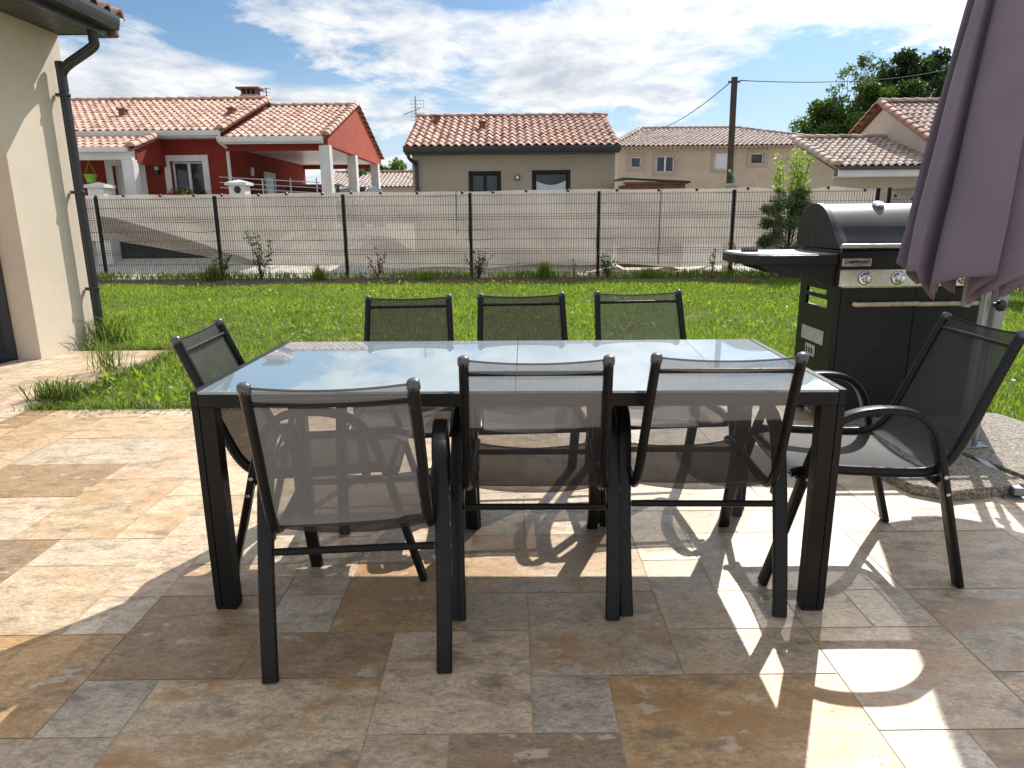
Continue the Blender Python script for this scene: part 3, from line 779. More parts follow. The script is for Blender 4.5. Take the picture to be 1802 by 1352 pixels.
for k, x in enumerate((.146, .335, .524, .713)):
    kn = None
    m = MB(); m.lathe([(.036, 0), (.037, .004), (.033, .008), (.024, .010)], (x, -.0222, .886), 24, (0, -1, 0)); kn = m.build('control_knob', 'chrome', G, smooth=True, auto=30)
    m = MB(); m.lathe([(.0235, .0), (.0225, .024), (.019, .028), (.004, .029)], (x, -.0322, .886), 20, (0, -1, 0)); m.build('knob_grip', 'chrome', kn, smooth=True, auto=30)
    m = MB(); m.box(x - .004, x + .004, -.071, -.0615, .868, .904); m.build('knob_ridge', 'chrome', kn, bevel=.002)
    m = MB(); m.lathe([(.0395, 0), (.0395, .001)], (x, -.0221, .886), 24, (0, -1, 0)); m.build('dial_ring', 'black', kn)
m = MB(); m.box(.012, .178, -.0175, -.0125, .953, .997); npl = m.build('name_plate', 'stainless', G, bevel=.002)
def text(s, size, loc, rot, m, parent, name='lettering', ext=.0006, shear=0., sx=1.):
    c = bpy.data.curves.new(name, 'FONT'); c.body = s; c.size = size; c.extrude = ext; c.offset = .0007; c.shear = shear; c.align_x = 'CENTER'; c.align_y = 'CENTER'
    o = bpy.data.objects.new('tmp', c); COL.objects.link(o)
    bpy.context.view_layer.update()
    me = bpy.data.meshes.new_from_object(o.evaluated_get(bpy.context.evaluated_depsgraph_get())); bpy.data.objects.remove(o)
    me.name = name; me.materials.clear(); me.materials.append(M[m]); q = bpy.data.objects.new(name, me); COL.objects.link(q)
    q.location = loc; q.rotation_euler = rot; q.scale = (sx, 1, 1); q.parent = parent
    return q
text('CAMPINGAZ', .0245, (.095, -.0184, .977), (R(90), 0, 0), 'black', npl, shear=.25, sx=1.02)
m = MB(); m.box(.05, .125, -.0185, -.0176, .9605, .9618); m.build('underline', 'black', npl)
# lid
def lidprof(k=0.):
    pts = [(.60, 1.044), (.612, 1.10), (.60, 1.17), (.56, 1.235), (.49, 1.283), (.40, 1.302), (.31, 1.293), (.235, 1.262), (.165, 1.205), (.10, 1.137), (.045, 1.082), (.012, 1.048)]
    P = smooth_path([(0, a, b) for a, b in pts], 4); c = Vector((0, .31, 1.05))
    return [c + (p - c) * (1 + k) for p in P]
LP = lidprof()
m = MB()
LX0, LX1 = .03, GWD - .03
def strip(m, P, x0, x1, i0, i1, th=.01):
    k = i1 - i0 + 1; vs = []
    for x in (x0, x1): vs += [(x, p.y, p.z) for p in P[i0:i1 + 1]]
    m.add(vs, [(i, i + 1, k + i + 1, k + i) for i in range(k - 1)])
n_w = 34                                                     # lid window from here to the lip
strip(m, LP, LX0, LX1, 0, n_w); lid = m.build('lid', 'lid', G, smooth=True)
m = MB(); strip(m, lidprof(-.004), LX0, LX1, n_w, len(LP) - 1); m.build('lid_window', 'black', lid, smooth=True)
m = MB()
strip(m, LP, LX0, LX0 + .03, n_w, len(LP) - 1); m.build('lid_edge', 'lid', lid, smooth=True)
for x0, x1 in ((-.004, LX0), (LX1, GWD + .004)):
    m = MB(); m.extr([(p.y, p.z) for p in lidprof(.025)], x0, x1, 'x'); ec = m.build('lid_end', 'grill', lid, smooth=True, auto=35, bevel=.008)
    m = MB()
    if x0 < 0: m.extr([(.33, 1.05), (.352, 1.05), (.344, 1.12)], x0 - .0015, x0 + .002, 'x'); m.build('vent_slot', 'black', ec)
m = MB(); m.box(.012, GWD - .012, -.028, .016, 1.0465, 1.0535); m.build('lid_lip', 'grill', lid)
m = MB(); m.sweep(smooth_path([(.022, .0, 1.063), (.024, -.04, 1.066), (.05, -.052, 1.067), (GWD - .05, -.052, 1.067), (GWD - .024, -.04, 1.066), (GWD - .022, .0, 1.063)], 4), circ(.0135, 12), side=(0, 0, 1)); m.build('lid_handle', 'stainless', lid, smooth=True, auto=50)
m = MB(); m.lathe([(.03, -.012), (.034, -.006), (.034, .008), (.031, .013), (.004, .014)], (.335, .285, 1.292), 22, (0, -.42, .9)); th_ = m.build('thermometer', 'chrome', lid, smooth=True, auto=30)
m = MB(); m.lathe([(.0285, 0), (.0285, .0012)], Vector((.335, .285, 1.292)) + Vector((0, -.42, .9)).normalized() * .0141, 22, (0, -.42, .9)); m.build('dial', 'white_pvc', th_)
# side shelf
out = [(-.003, -.005), (-.37, -.005), (-.45, .03), (-.505, .10), (-.53, .19), (-.535, .34), (-.525, .47), (-.49, .545), (-.003, .56)]
m = MB(); m.prism(out, .962, 1.018); sh = m.build('side_shelf', 'grill', G, bevel=.008)
ins = [(x * .975 - .003, .275 + (y - .275) * .955) for x, y in out]
m = MB(); m.prism(ins, 1.0185, 1.0235); m.build('shelf_top', 'grill_shelf', sh, bevel=.002)
m = MB(); m.extr([(-.003, .9615), (-.44, .9615), (-.38, .925), (-.24, .885), (-.12, .882), (-.07, .845), (-.003, .84)], .02, .035, 'y'); m.build('shelf_bracket', 'grill', sh)
m = MB(); m.extr([(-.003, .9615), (-.44, .9615), (-.38, .925), (-.24, .885), (-.12, .882), (-.003, .86)], .45, .465, 'y'); m.build('shelf_bracket', 'grill', sh)
m = MB(); m.lathe([(.012, 0), (.012, .004), (.004, .005)], (-.20, .0198, .915), 14, (0, -1, 0)); m.build('bracket_bolt', 'black', sh)
m = MB(); m.box(-.46, -.36, .30, .315, 1.024, 1.034)
for i in range(7): m.box(-.458 + .0145 * i, -.452 + .0145 * i, .302, .313, 1.034, 1.05)
m.build('tool_hook', 'black', sh)
m = MB(); m.box(-.0042, -.0012, .10, .41, .475, .56); m.build('label_plate', 'label', sp)
m = MB(); m.box(-.0042, -.0012, .20, .335, .385, .455); stc = m.build('sticker', 'label', sp)
for k in range(3):
    m = MB(); m.box(-.0052, -.0043, .225 + .037 * k, .248 + .037 * k, .40, .425); m.box(-.0052, -.0043, .229 + .037 * k, .244 + .037 * k, .4255, .436); m.build('pictogram', 'black', stc)
for x in (.05, GWD - .05):
    for y in (.05, GDP - .05):
        m = MB(); m.lathe([(.028, 0), (.03, .02), (.03, .034), (.02, .05)], (x, y, 0), 14); m.build('foot', 'black', G)

# ------------------------------------------------------------------ parasol
PA = tag(empty('cantilever_parasol', (2.385, 3.50, 0)), 'closed purple cloth parasol hanging in folds from a grey mast', 'parasol')
def pl(x, y, z): return (x - 2.385, y - 3.50, z)
m = MB()
NZ = 44; K = 7
v = []; f = []
cxy = lambda s: Vector((2.215 + .075 * s, 3.36, 0))
foldr = random.Random(5); fo = [foldr.uniform(-.25, .25) for _ in range(K)]; fd = [foldr.uniform(.75, 1.15) for _ in range(K)]; fl = [foldr.uniform(-.03, .03) for _ in range(K)]
GO = [(0, .74), (.12, .82), (.35, .93), (.62, 1.0), (.86, 1.03), (.955, 1.01), (.965, .965), (.90, .86), (.74, .70), (.64, .58), (.70, .50), (.86, .55), (1., .74)]
def gore(w):
    q = w * (len(GO) - 1); i_ = min(int(q), len(GO) - 2); t_ = q - i_
    return GO[i_][0] + (GO[i_ + 1][0] - GO[i_][0]) * t_, GO[i_][1] + (GO[i_ + 1][1] - GO[i_][1]) * t_
NT = K * 36
WID = [1.25, .9, 1.1, .8, 1.2, .95, .85]; cumw = [sum(WID[:i_]) / sum(WID) for i_ in range(K + 1)]
for iz in range(NZ + 1):
    s_ = iz / NZ                                             # 0 hem .. 1 top
    for it in range(NT):
        k = it // 36; w = (it % 36) / 36
        af, rf = gore(w); tuck = max(0., 1 - rf)
        ang = cumw[k] + (cumw[k + 1] - cumw[k]) * af
        R0 = .325 - .14 * s_ - .06 * s_ * s_ + .012 * math.sin(PI * s_)
        r = R0 * (1 - tuck * (1.05 - .25 * s_) * (1 + .4 * fo[k])) * (1 + .05 * fo[k])
        r += (.006 * math.sin(7 * s_ + 5 * k + 4 * w) + .004 * math.sin(17 * s_ + 3 * k)) * (1 - s_)
        th = 2 * PI * ang + R(196) + .10 * s_ + .035 * math.sin(5 * s_ + 2.1 * k)
        hem = 1.0 - .30 * tuck + fl[k] - .035 * math.cos(th - 3.6) + .03 * (w - .5) * (1 if w < .5 else 0)
        z = hem + (2.75 - hem) * s_
        c = cxy(s_); v.append(pl(c.x + r * math.cos(th), c.y + r * .86 * math.sin(th), z))
for iz in range(NZ):
    for it in range(NT):
        j = (it + 1) % NT; f.append((iz * NT + it, iz * NT + j, (iz + 1) * NT + j, (iz + 1) * NT + it))
m.add(v, f); can = m.build('canopy', 'canvas', PA, smooth=True, auto=50)
can.modifiers.new('thickness', 'SOLIDIFY').thickness = .002
m = MB(); m.tube([pl(2.215, 3.37, .80), pl(2.27, 3.37, 2.75)], .022, 14); m.build('centre_pole', 'alu', PA, smooth=True, auto=40)
m = MB(); m.sweep([pl(2.41, 3.56, .05), pl(2.61, 3.66, .98), pl(2.95, 3.8, 2.75)], rrect(.036, .026, .012, 3), side=(0, 1, 0)); m.build('mast', 'alu', PA, smooth=True, auto=40)
m = MB(); m.tube([pl(2.36, 3.47, .05), pl(2.375, 3.46, 1.1)], .023, 16); post = m.build('crank_post', 'alu', PA, smooth=True, auto=40)
m = MB(); m.tube([pl(2.455, 3.50, .05), pl(2.465, 3.50, 1.05)], .014, 12); m.build('stay', 'alu', PA, smooth=True, auto=40)
m = MB(); m.lathe([(.012, 0), (.012, .02), (.026, .024), (.03, .035), (.027, .046), (.01, .05)], pl(2.395, 3.43, .80), 16, (.35, -1, 0)); m.build('crank_knob', 'black', post, smooth=True, auto=40)
m = MB(); m.sweep(smooth_path([pl(2.94, 3.8, 2.72), pl(2.7, 3.6, 2.95), pl(2.27, 3.37, 2.86)], 6), circ(.024, 12)); m.build('boom', 'alu', PA, smooth=True, auto=40)
m = MB()
ca, cb = Vector((-.125, -.60, 0)).normalized(), Vector((.60, .125, 0)).normalized()
def uarm(a, b):
    a, b = Vector(a), Vector(b); d = (b - a).normalized(); s = d.cross(Vector((0, 0, 1)))
    m = MB(); m.bar(a + Vector((0, 0, .032)), b + Vector((0, 0, .032)), .042, .036); return m
for d0, d1, L in ((ca, .07, .63), (ca, -.07, -.55), (cb, .07, .55), (cb, -.07, -.55)):
    m = uarm(d0 * d1, d0 * L); m.build('base_arm', 'steel_base', PA, bevel=.004)
m = MB(); mt = Matrix.Rotation(math.atan2(cb.y, cb.x), 4, 'Z'); m.box(-.085, .085, -.085, .085, .051, .059, mt); bp = m.build('base_plate', 'steel_base', PA, bevel=.002)
m = MB(); e = ca * .64; m.bar(e + Vector((0, 0, .004)), e + ca * -.14 + Vector((0, 0, .004)), .12, .006); m.build('foot_plate', 'steel_base', PA)
# ballast slabs lying between the arms
def slab(cx, cy, sx, sy, rz, lab, cut):
    P = [(-.5, -.5 + cut[0]), (-.5 + cut[0], -.5), (.5 - cut[1], -.5), (.5, -.5 + cut[1]), (.5, .5 - cut[2]), (.5 - cut[2], .5), (-.5 + cut[3], .5), (-.5, .5 - cut[3])]
    P = [(a * sx, b * sy) for a, b in P]
    P2 = []
    for (a, b) in P:
        if not P2 or (abs(P2[-1][0] - a) + abs(P2[-1][1] - b)) > 1e-4: P2.append((a, b))
    m = MB(); m.prism(P2, 0.0015, .052); o = m.build('ballast_slab', 'slab', bevel=.004); o.location = (cx, cy, 0); o.rotation_euler = (0, 0, rz)
    tag(o, lab, 'paving slab', 'ballast slabs on the parasol base')
az = math.atan2(cb.y, cb.x)
def loc2(u, w): q = Vector((2.385, 3.5, 0)) + cb * u - ca * w; return q.x, q.y
for u, w, cut, lab in ((-.315, -.315, (.22, 0, 0, .0), 'speckled concrete slab under the armchair, with a cut front corner'), (.315, -.315, (0, .2, 0, 0), 'speckled concrete slab right of the front steel base arm'),
                       (.315, .315, (0, 0, .2, 0), 'speckled concrete slab behind the parasol, next to the right lawn'), (-.315, .315, (0, 0, 0, .2), 'speckled concrete slab behind the armchair, next to the barbecue doors')):
    px_, py_ = loc2(u * .93, w * .93); slab(px_, py_, .535, .535, az, lab, cut)

# ------------------------------------------------------------------ tiled roofs
def roof_tiles(name, mname, parent, P0, U, Vv, poly, pitch=.215, course=.36, amp=.045, seg=8, seed=1, thick=.06, bias=0.):
    """half-round clay tiles over a planar polygon given in (u along eave, v up slope) metres"""
    rr = random.Random(seed); U = Vector(U).normalized(); Vv = Vector(Vv).normalized(); Nn = U.cross(Vv).normalized()
    if Nn.z < 0: Nn = -Nn
    us = [p[0] for p in poly]; u0, u1 = min(us), max(us)
    def vr(u):
        xs_ = []
        for (a, b), (c, d) in zip(poly, poly[1:] + poly[:1]):
            if abs(c - a) < 1e-9: continue
            t_ = (u - a) / (c - a)
            if -1e-6 <= t_ <= 1 + 1e-6: xs_.append(b + (d - b) * t_)
        return (min(xs_), max(xs_)) if xs_ else None
    m = MB(); P0 = Vector(P0); nc = max(1, round((u1 - u0) / pitch)); pw = (u1 - u0) / nc
    for c in range(nc):
        r_ = vr(u0 + (c + .5) * pw)
        if not r_ or r_[1] - r_[0] < .05: continue
        v0, v1 = r_; kk = max(1, round((v1 - v0) / course)); ch = (v1 - v0) / kk
        for k in range(kk):
            a, b = v0 + k * ch - (.04 if k else .05), v0 + (k + 1) * ch
            tint = min(1, max(0, rr.gauss(.5 + bias, .27))); jit = rr.uniform(-.006, .006); jz = rr.uniform(-.004, .006)
            vs = []
            for (vv, lift, sc) in ((a, .030, 1.0), (b, .0, .9)):
                for i in range(seg + 1):
                    # wide cover tile over a narrow channel
                    t_ = i / seg; w = (t_ - .5) * pw * 1.02
                    h = amp * max(-.35, math.sin(PI * min(1, max(0, (t_ - .10) / .80))) * 1.35 - .35)
                    vs.append(P0 + U * (u0 + (c + .5) * pw + w * 1.0 + jit) + Vv * vv + Nn * (h * sc + lift + jz))
            fs = [(i, i + 1, seg + 2 + i, seg + 1 + i) for i in range(seg)]
            m.add(vs, fs, tint)
            # front lip
            lip = [vs[i] for i in range(seg + 1)] + [vs[i] - Nn * .024 for i in range(seg + 1)]
            m.add(lip, [(i + 1, i, seg + 1 + i, seg + 2 + i) for i in range(seg)], tint * .6)
    # deck below the tiles
    lo = [P0 + U * a + Vv * b - Nn * .03 for a, b in poly]; lo2 = [p - Nn * thick for p in lo]; k = len(poly)
    m.add(lo + lo2, [tuple(range(k)), tuple(range(2 * k - 1, k - 1, -1))] + [(i, (i + 1) % k, k + (i + 1) % k, k + i) for i in range(k)], .1)
    return m.build(name, mname, parent, tint=True)
def ridge_tiles(name, mname, parent, a, b, r=.11, step=.38, seed=3):
    a, b = Vector(a), Vector(b); L = (b - a).length; n_ = max(1, round(L / step)); d = (b - a) / n_; rr = random.Random(seed); m = MB()
    s = d.normalized().cross(Vector((0, 0, 1))).normalized(); u = s.cross(d.normalized())
    for i in range(n_):
        vs = []
        for t_, k, lf in ((0, 1.06, .02), (1.08, .92, 0)):
            for j in range(9):
                th = PI * j / 8; vs.append(a + d * (i + t_) + s * (r * k * math.cos(th)) + u * (r * k * math.sin(th) * .9 + lf - .02))
        m.add(vs, [(j, j + 1, 10 + j, 9 + j) for j in range(8)] + [tuple(range(8, -1, -1))], min(1, max(0, rr.gauss(.4, .25))))
    return m.build(name, mname, parent, tint=True)
def gutter_run(name, m_, parent, a, b, w=.13, h=.13):
    a, b = Vector(a), Vector(b); sd_ = (b - a).normalized(); m = MB()
    m.sweep([a, b], [(-w / 2, -h / 2), (w / 2 * .7, -h / 2), (w / 2 * .9, -h * .1), (w / 2, h * .2), (w / 2, h / 2), (w / 2 - .012, h / 2), (w / 2 - .018, h * .2), (-w / 2 + .012, h * .2), (-w / 2 + .012, h / 2), (-w / 2, h / 2)], side=sd_.cross(Vector((0, 0, 1))))
    return m.build(name, m_, parent)
def window(parent, x0, x1, z0, z1, y, surround, frame, glass, sw=.14, proud=.03, leaves_=2, sill=True, shutter=False, depth=.14):
    """window in a wall facing -Y whose face is at y"""
    m = MB(); fw_ = .055
    for a, b, c, d in ((x0, x0 + fw_, z0, z1), (x1 - fw_, x1, z0, z1), (x0 + fw_, x1 - fw_, z0, z0 + fw_), (x0 + fw_, x1 - fw_, z1 - fw_, z1)): m.box(a, b, y + depth - .06, y + depth, c, d)
    if leaves_ == 2: xm = (x0 + x1) / 2; m.box(xm - .04, xm + .04, y + depth - .066, y + depth - .002, z0 + fw_, z1 - fw_)
    o = m.build('window', frame, parent)
    m = MB(); m.box(x0 + .02, x1 - .02, y + depth - .03, y + depth - .02, z0 + .02, z1 - .02); m.build('shutter' if shutter else 'pane', 'shutter' if shutter else glass, o)
    if surround:
        m = MB()
        for a, b, c, d in ((x0 - sw, x0, z0 - sw * .8, z1 + sw), (x1, x1 + sw, z0 - sw * .8, z1 + sw), (x0, x1, z1, z1 + sw), (x0, x1, z0 - sw * .8, z0)): m.box(a, b, y - proud, y + .02, c, d)
        m.build('surround', surround, o)
    return o
def wall_y(name, m_, parent, x0, x1, z0, z1, y, holes=(), th=.2):
    m = MB(); plate_holes(m, x0, x1, z0, z1, [tuple(h) for h in holes], lambda u, w, d: (u, y + d, w), th)
    return m.build(name, m_, parent)
def downpipe(m_, parent, pts, r=.045, name='downspout'):
    m = MB(); m.sweep(smooth_path(pts, 5), circ(r, 12)); return m.build(name, m_, parent, smooth=True, auto=50)

# ------------------------------------------------------------------ own house corner at the left
H = tag(empty('house', (-4.35, 6.3, 0)), 'cream rendered house corner with dark gutter and glazed door, touching the terrace at the left', 'house')
def hl(x, y, z): return (x + 4.35, y - 6.3, z)
m = MB(); m.box(-4.65, 0, 0, 1.0, -.05, 3.0)
bm_w = m.build('wall', 'plaster', H)
m = MB(); m.box(-.60, -.225, -.03, -.0015, 2.25, 3.0); m.box(-4.6, -.225, .0, -.002, 2.25, 3.0)
dr = empty('door'); dr.parent = H
m = MB()
dx1 = -.215
m.box(dx1 - .075, dx1, -.035, -.003, 0, 2.2); m.box(dx1 - 2.2, dx1 - .0755, -.035, -.003, 2.12, 2.2); m.box(dx1 - 1.1, dx1 - 1.02, -.03, -.004, .061, 2.119); m.box(dx1 - 2.2, dx1 - .0755, -.034, -.003, 0.0, .06)
m.build('door_frame', 'gutter', dr)
m = MB(); m.box(dx1 - 2.19, dx1 - .07, -.018, -.010, .055, 2.13); m.build('door_pane', 'dark_glass', dr)
m = MB(); m.bar((dx1 - .10, -.05, .95), (dx1 - .10, -.05, 1.12), .018); m.bar((dx1 - .10, -.05, 1.03), (dx1 - .17, -.06, 1.03), .016); m.build('handle', 'alu', dr)
m = MB(); m.box(dx1 - 2.2, dx1 - .02, -.42, -.04, .002, .014); o = m.build('door_mat', 'black'); o.location = H.location
tag(o, 'black door mat at the foot of the dark glazed door', 'door mat')
# roof edge, soffit, gutter
RX = .53
m = MB()
for i in range(int(4.2 / .1)):
    y1 = .99 - .1 * i; m.box(.0012, RX - .06, y1 - .096, y1, 2.99, 3.006)
m.build('soffit', 'soffit', H)
m = MB(); m.box(RX - .06, RX - .03, -3.3, 1.0, 2.955, 3.135); m.box(-.2, RX - .0605, 1.001, 1.02, 2.985, 3.16); m.build('fascia', 'gutter', H)
gutter_run('gutter', 'gutter', H, (RX + .037, -3.3, 3.075), (RX + .037, .98, 3.075), .125, .125)
sl = math.radians(17)
roof_tiles('roof', 'tiles_b', H, (RX + .03, -3.3, 3.15), (0, 1, 0), (-math.cos(sl), 0, math.sin(sl)), [(0, 0), (4.42, 0), (4.42, 4.), (0, 4.)], amp=.05, seed=2)
m = MB(); m.box(RX - .25, RX + .02, 1.021, 1.10, 2.97, 3.19); m.build('verge_tile', 'roofmid', H, bevel=.02)
dsp = [hl(-3.90, 7.10, 3.03), hl(-3.90, 7.10, 2.90), hl(-3.92, 7.10, 2.83), hl(-4.18, 7.11, 2.68), hl(-4.255, 7.12, 2.60), hl(-4.26, 7.12, 2.5), hl(-4.26, 7.12, .02)]
m = MB()
rib = [(.046 * c * (1.0 if i % 2 else .9), .040 * s_ * (1.0 if i % 2 else .9)) for i, (c, s_) in enumerate([(math.cos(2 * PI * k / 24), math.sin(2 * PI * k / 24)) for k in range(24)])]
m.sweep(smooth_path(dsp, 6), rib); ds = m.build('downspout', 'gutter', H, smooth=True, auto=20)
for z in (.55, 1.5, 2.4):
    m = MB(); m.lathe([(.05, 0), (.052, .004), (.052, .026), (.05, .03)], hl(-4.26, 7.12, z), 20); m.box(.01, .06, .80, .835, z, z + .03); m.build('pipe_clip', 'gutter', ds)

# ------------------------------------------------------------------ wire fences
def fy(x): return 14.75 - .075 * x
def make_fence(name, pts, label, hgt=1.70, dense=.05):
    """pts: plan positions of posts; posts and wire panels are the parts"""
    o = tag(empty(name, (pts[0][0], pts[0][1], 0)), label, 'fence', None); ox, oy = pts[0]
    for k, (x, y) in enumerate(pts):
        d = Vector((pts[min(k + 1, len(pts) - 1)][0] - pts[max(k - 1, 0)][0], pts[min(k + 1, len(pts) - 1)][1] - pts[max(k - 1, 0)][1], 0)).normalized()
        mt = Matrix.Translation((x - ox, y - oy, 0)) @ Matrix.Rotation(math.atan2(d.y, d.x), 4, 'Z')
        m = MB(); m.box(-.03, .03, -.025, .025, -.05, hgt, mt); p = m.build('post', 'frame', o, bevel=.004)
        m = MB(); m.box(-.032, .032, -.027, .027, hgt + .0005, hgt + .015, mt); m.build('post_cap', 'black', p)
    for (xa, ya), (xb, yb) in zip(pts, pts[1:]):
        a = Vector((xa - ox, ya - oy, 0)); b = Vector((xb - ox, yb - oy, 0)); L = (b - a).length; d = (b - a) / L; nrm = Vector((-d.y, d.x, 0)); m = MB()
        nv = int((L - .08) / dense)
        for i in range(nv):
            s = .045 + (L - .09) * i / (nv - 1)
            q = a + d * s; m.bar(q + Vector((0, 0, .04)), q + Vector((0, 0, hgt - .01)), .0066)
        z = .06
        for z in (.08, .28, .48, .58, .78, .98, 1.18, 1.28, 1.48, hgt - .04):
            m.bar(a + d * .03 + nrm * .006 + Vector((0, 0, z)), b - d * .03 + nrm * .006 + Vector((0, 0, z)), .0072)
        for zb in (.53, 1.23):                         # stiffening folds
            m.bar(a + d * .03 - nrm * .02 + Vector((0, 0, zb)), b - d * .03 - nrm * .02 + Vector((0, 0, zb)), .009)
        m.build('wire_panel', 'wire', o)
    return o
PX = [-11.5, -8.9, -6.27, -3.5, -.83, 1.81, 4.5, 7.28]
FP = [(x, fy(x)) for x in PX]
make_fence('wire_fence', FP, 'dark grey welded wire fence along the plant bed at the end of the lawn')
make_fence('wire_fence', [(7.42, 14.05), (7.36, 11.55), (7.30, 9.05), (7.24, 6.55)], 'dark grey welded wire fence running along the right side of the lawn, behind the parasol')

def shade_cloth(name, fpos, L, label, bottom, top, sag, n_=160, rows=14, off=.03, clip=.78):
    v = []; f = []
    for i in range(n_ + 1):
        s = L * i / n_; (x, y), (nx_, ny_) = fpos(s); zb, zt = bottom(s), top(s)
        for k in range(rows + 1):
            t_ = k / rows; z = zb + (zt - zb) * t_
            w = off + sag * (math.sin(s * 2.1 + 3 * t_) * .5 + math.sin(s * 5.3 + 9 * t_ + 1) * .25 + .3 * math.sin(14 * t_ + s)) * (1 - .5 * t_)
            v.append((x + nx_ * w, y + ny_ * w, z))
    for i in range(n_):
        for k in range(rows): f.append((i * (rows + 1) + k, (i + 1) * (rows + 1) + k, (i + 1) * (rows + 1) + k + 1, i * (rows + 1) + k + 1))
    me = bpy.data.meshes.new(name); me.from_pydata(v, [], f); me.polygons.foreach_set('use_smooth', [True] * len(f)); me.materials.append(M['screen'])
    o = bpy.data.objects.new(name, me); COL.objects.link(o); tag(o, label, 'screen')
    s = .3
    while s < L:
        (x, y), (nx_, ny_) = fpos(s); z = top(s) - .02
        m = MB(); m.lathe([(.014, 0), (.03, .01), (.03, .045), (.012, .06)], (x - nx_ * .03, y - ny_ * .03, z - .03), 8); m.build('clip', 'black', o)
        s += clip * random.uniform(.75, 1.3)
    return o
x0c, x1c = -11.4, 7.28; LL = math.hypot(x1c - x0c, fy(x1c) - fy(x0c))
def fp1(s):
    x = x0c + (x1c - x0c) * s / LL; return (x, fy(x)), (.075, 1.0)
def s2x(s): return x0c + (x1c - x0c) * s / LL
def bot1(s):
    x = s2x(s)
    b = .22 + .03 * math.sin(x * 1.1) + .02 * math.sin(x * 3.3)
    if x < -5.4: b = max(b, .20 + .60 * min(1, ((-5.4 - x) / 3.2)) ** .9)
    return b
def top1(s):
    x = s2x(s); t_ = 1.75 + .008 * math.sin(x * 1.3) + .006 * math.sin(x * 3.9 + 1)
    if 4.9 < x: t_ -= .06 * abs(math.sin((x - 4.9) * 2.1))
    return t_
SC = shade_cloth('shade_cloth', fp1, LL, 'beige see-through shade cloth tied behind the wire fence, its left bottom corner folded up', bot1, top1, .06)
for sx_, zz0, zz1 in ((-1.12, .9, 1.74), (3.05, .24, 1.74)):
    m = MB(); m.sweep([(sx_ + .004 * math.sin(9 * z), fy(sx_) + .012 - .004 * math.sin(5 * z), z) for z in [zz0 + (zz1 - zz0) * k / 12 for k in range(13)]], [(-.008, -.001), (.008, -.001), (.008, .001), (-.008, .001)], side=(1, 0, 0)); m.build('seam', 'wire', SC)
# the loose corner that has come up on itself
v = []; f = []
for i in range(31):
    x = -8.9 + 3.75 * i / 30; q = (x + 8.9) / 3.75
    lo = bot1((x - x0c) / (x1c - x0c) * LL) + .004; hi = lo + .50 * (1 - q) ** .8 * (1 if q < 1 else 0) + .02
    for k in range(5):
        z = lo + (hi - lo) * k / 4; v.append((x, fy(x) + .018 - .006 * math.sin(3 * x + k), z))
for i in range(30):
    for k in range(4): f.append((i * 5 + k, i * 5 + 5 + k, i * 5 + 6 + k, i * 5 + 1 + k))
me = bpy.data.meshes.new('folded_corner'); me.from_pydata(v, [], f); me.polygons.foreach_set('use_smooth', [True] * len(f)); me.materials.append(M['screen']); o = bpy.data.objects.new('folded_corner', me); COL.objects.link(o); o.parent = SC
def fp2(s): return (7.42 - .024 * s, 14.05 - s), (1.0, -.024)
shade_cloth('shade_cloth', fp2, 7.5, 'beige shade cloth sagging from its clips on the right side fence', lambda s: .12 + .03 * math.sin(2 * s), lambda s: 1.66 - .16 * abs(math.sin(s * 1.9)) , .06, 90)

# ------------------------------------------------------------------ red house over the lane
RH = tag(empty('house', (-8.2, 21.0, .5)), 'red rendered house with pink clay tiles, white window frames and an open carport', 'house')
def rl(x, y, z): return (x + 8.2, y - 21.0, z - .5)
def RB(x0, x1, y0, y1, z0, z1, m=None):
    m = m or MB(); a = rl(x0, y0, z0); b = rl(x1, y1, z1); return m.box(a[0], b[0], a[1], b[1], a[2], b[2])
wx0, wx1, wz0, wz1 = -9.82, -8.88, 1.55, 2.86
dh = (-11.5, -10.75, .5, 2.75)
m = MB(); plate_holes(m, -18, -8.2, .4, 3.6, [(wx0, wx1, wz0, wz1), dh], lambda u, w, d: rl(u, 21 + d, w), .22)
RB(-8.42, -8.2, 21.225, 29, .4, 3.6, m); RB(-18, -8.421, 28.8, 29, .4, 3.6, m)
gy = lambda y: 3.6 + 1.42 * (1 - abs(y - 25) / 4.1)
m.extr([(rl(0, y, z)[1], rl(0, y, z)[2]) for y, z in ((21.0, 3.601), (29, 3.601), (25, 4.98))], rl(-8.42, 0, 0)[0], rl(-8.205, 0, 0)[0], 'x')
m.build('wall', 'red_render', RH)
window(RH, rl(wx0, 0, 0)[0], rl(wx1, 0, 0)[0], wz0 - .5, wz1 - .5, 0, 'white_paint', 'white_pvc', 'dark_glass', sw=.17, proud=.035, depth=.2)
dd_ = window(RH, rl(dh[0], 0, 0)[0], rl(dh[1], 0, 0)[0], 0, dh[3] - .5, 0, 'white_paint', 'white_pvc', 'white_pvc', sw=.2, proud=.03, leaves_=1, depth=.18); dd_.name = 'door'
m = MB(); m.lathe([(.001, -.001), (.13, 0), (.13, .01), (.001, .011)], rl(-10.95, 21.146, 2.35), 16, (0, -1, 0)); m.build('door_light', 'dark_glass', dd_)
s1 = math.atan2(1.46, 4.4); cs, sn = math.cos(s1), math.sin(s1); sl_ = 4.4 / cs
roof_tiles('roof', 'tiles_a', RH, rl(-18, 20.6, 3.66), (1, 0, 0), (0, cs, sn), [(0, 0), (9.87, 0), (9.87, sl_), (0, sl_)], seed=11)
m = MB(); m.add([rl(-18, 25, 5.1), rl(-8.13, 25, 5.1), rl(-8.13, 29.4, 3.64), rl(-18, 29.4, 3.64)], [(0, 1, 2, 3)]); m.build('back_roof', 'roofmid', RH)
ridge_tiles('ridge', 'tiles_a', RH, rl(-18, 25, 5.15), rl(-8.1, 25, 5.15), seed=5)
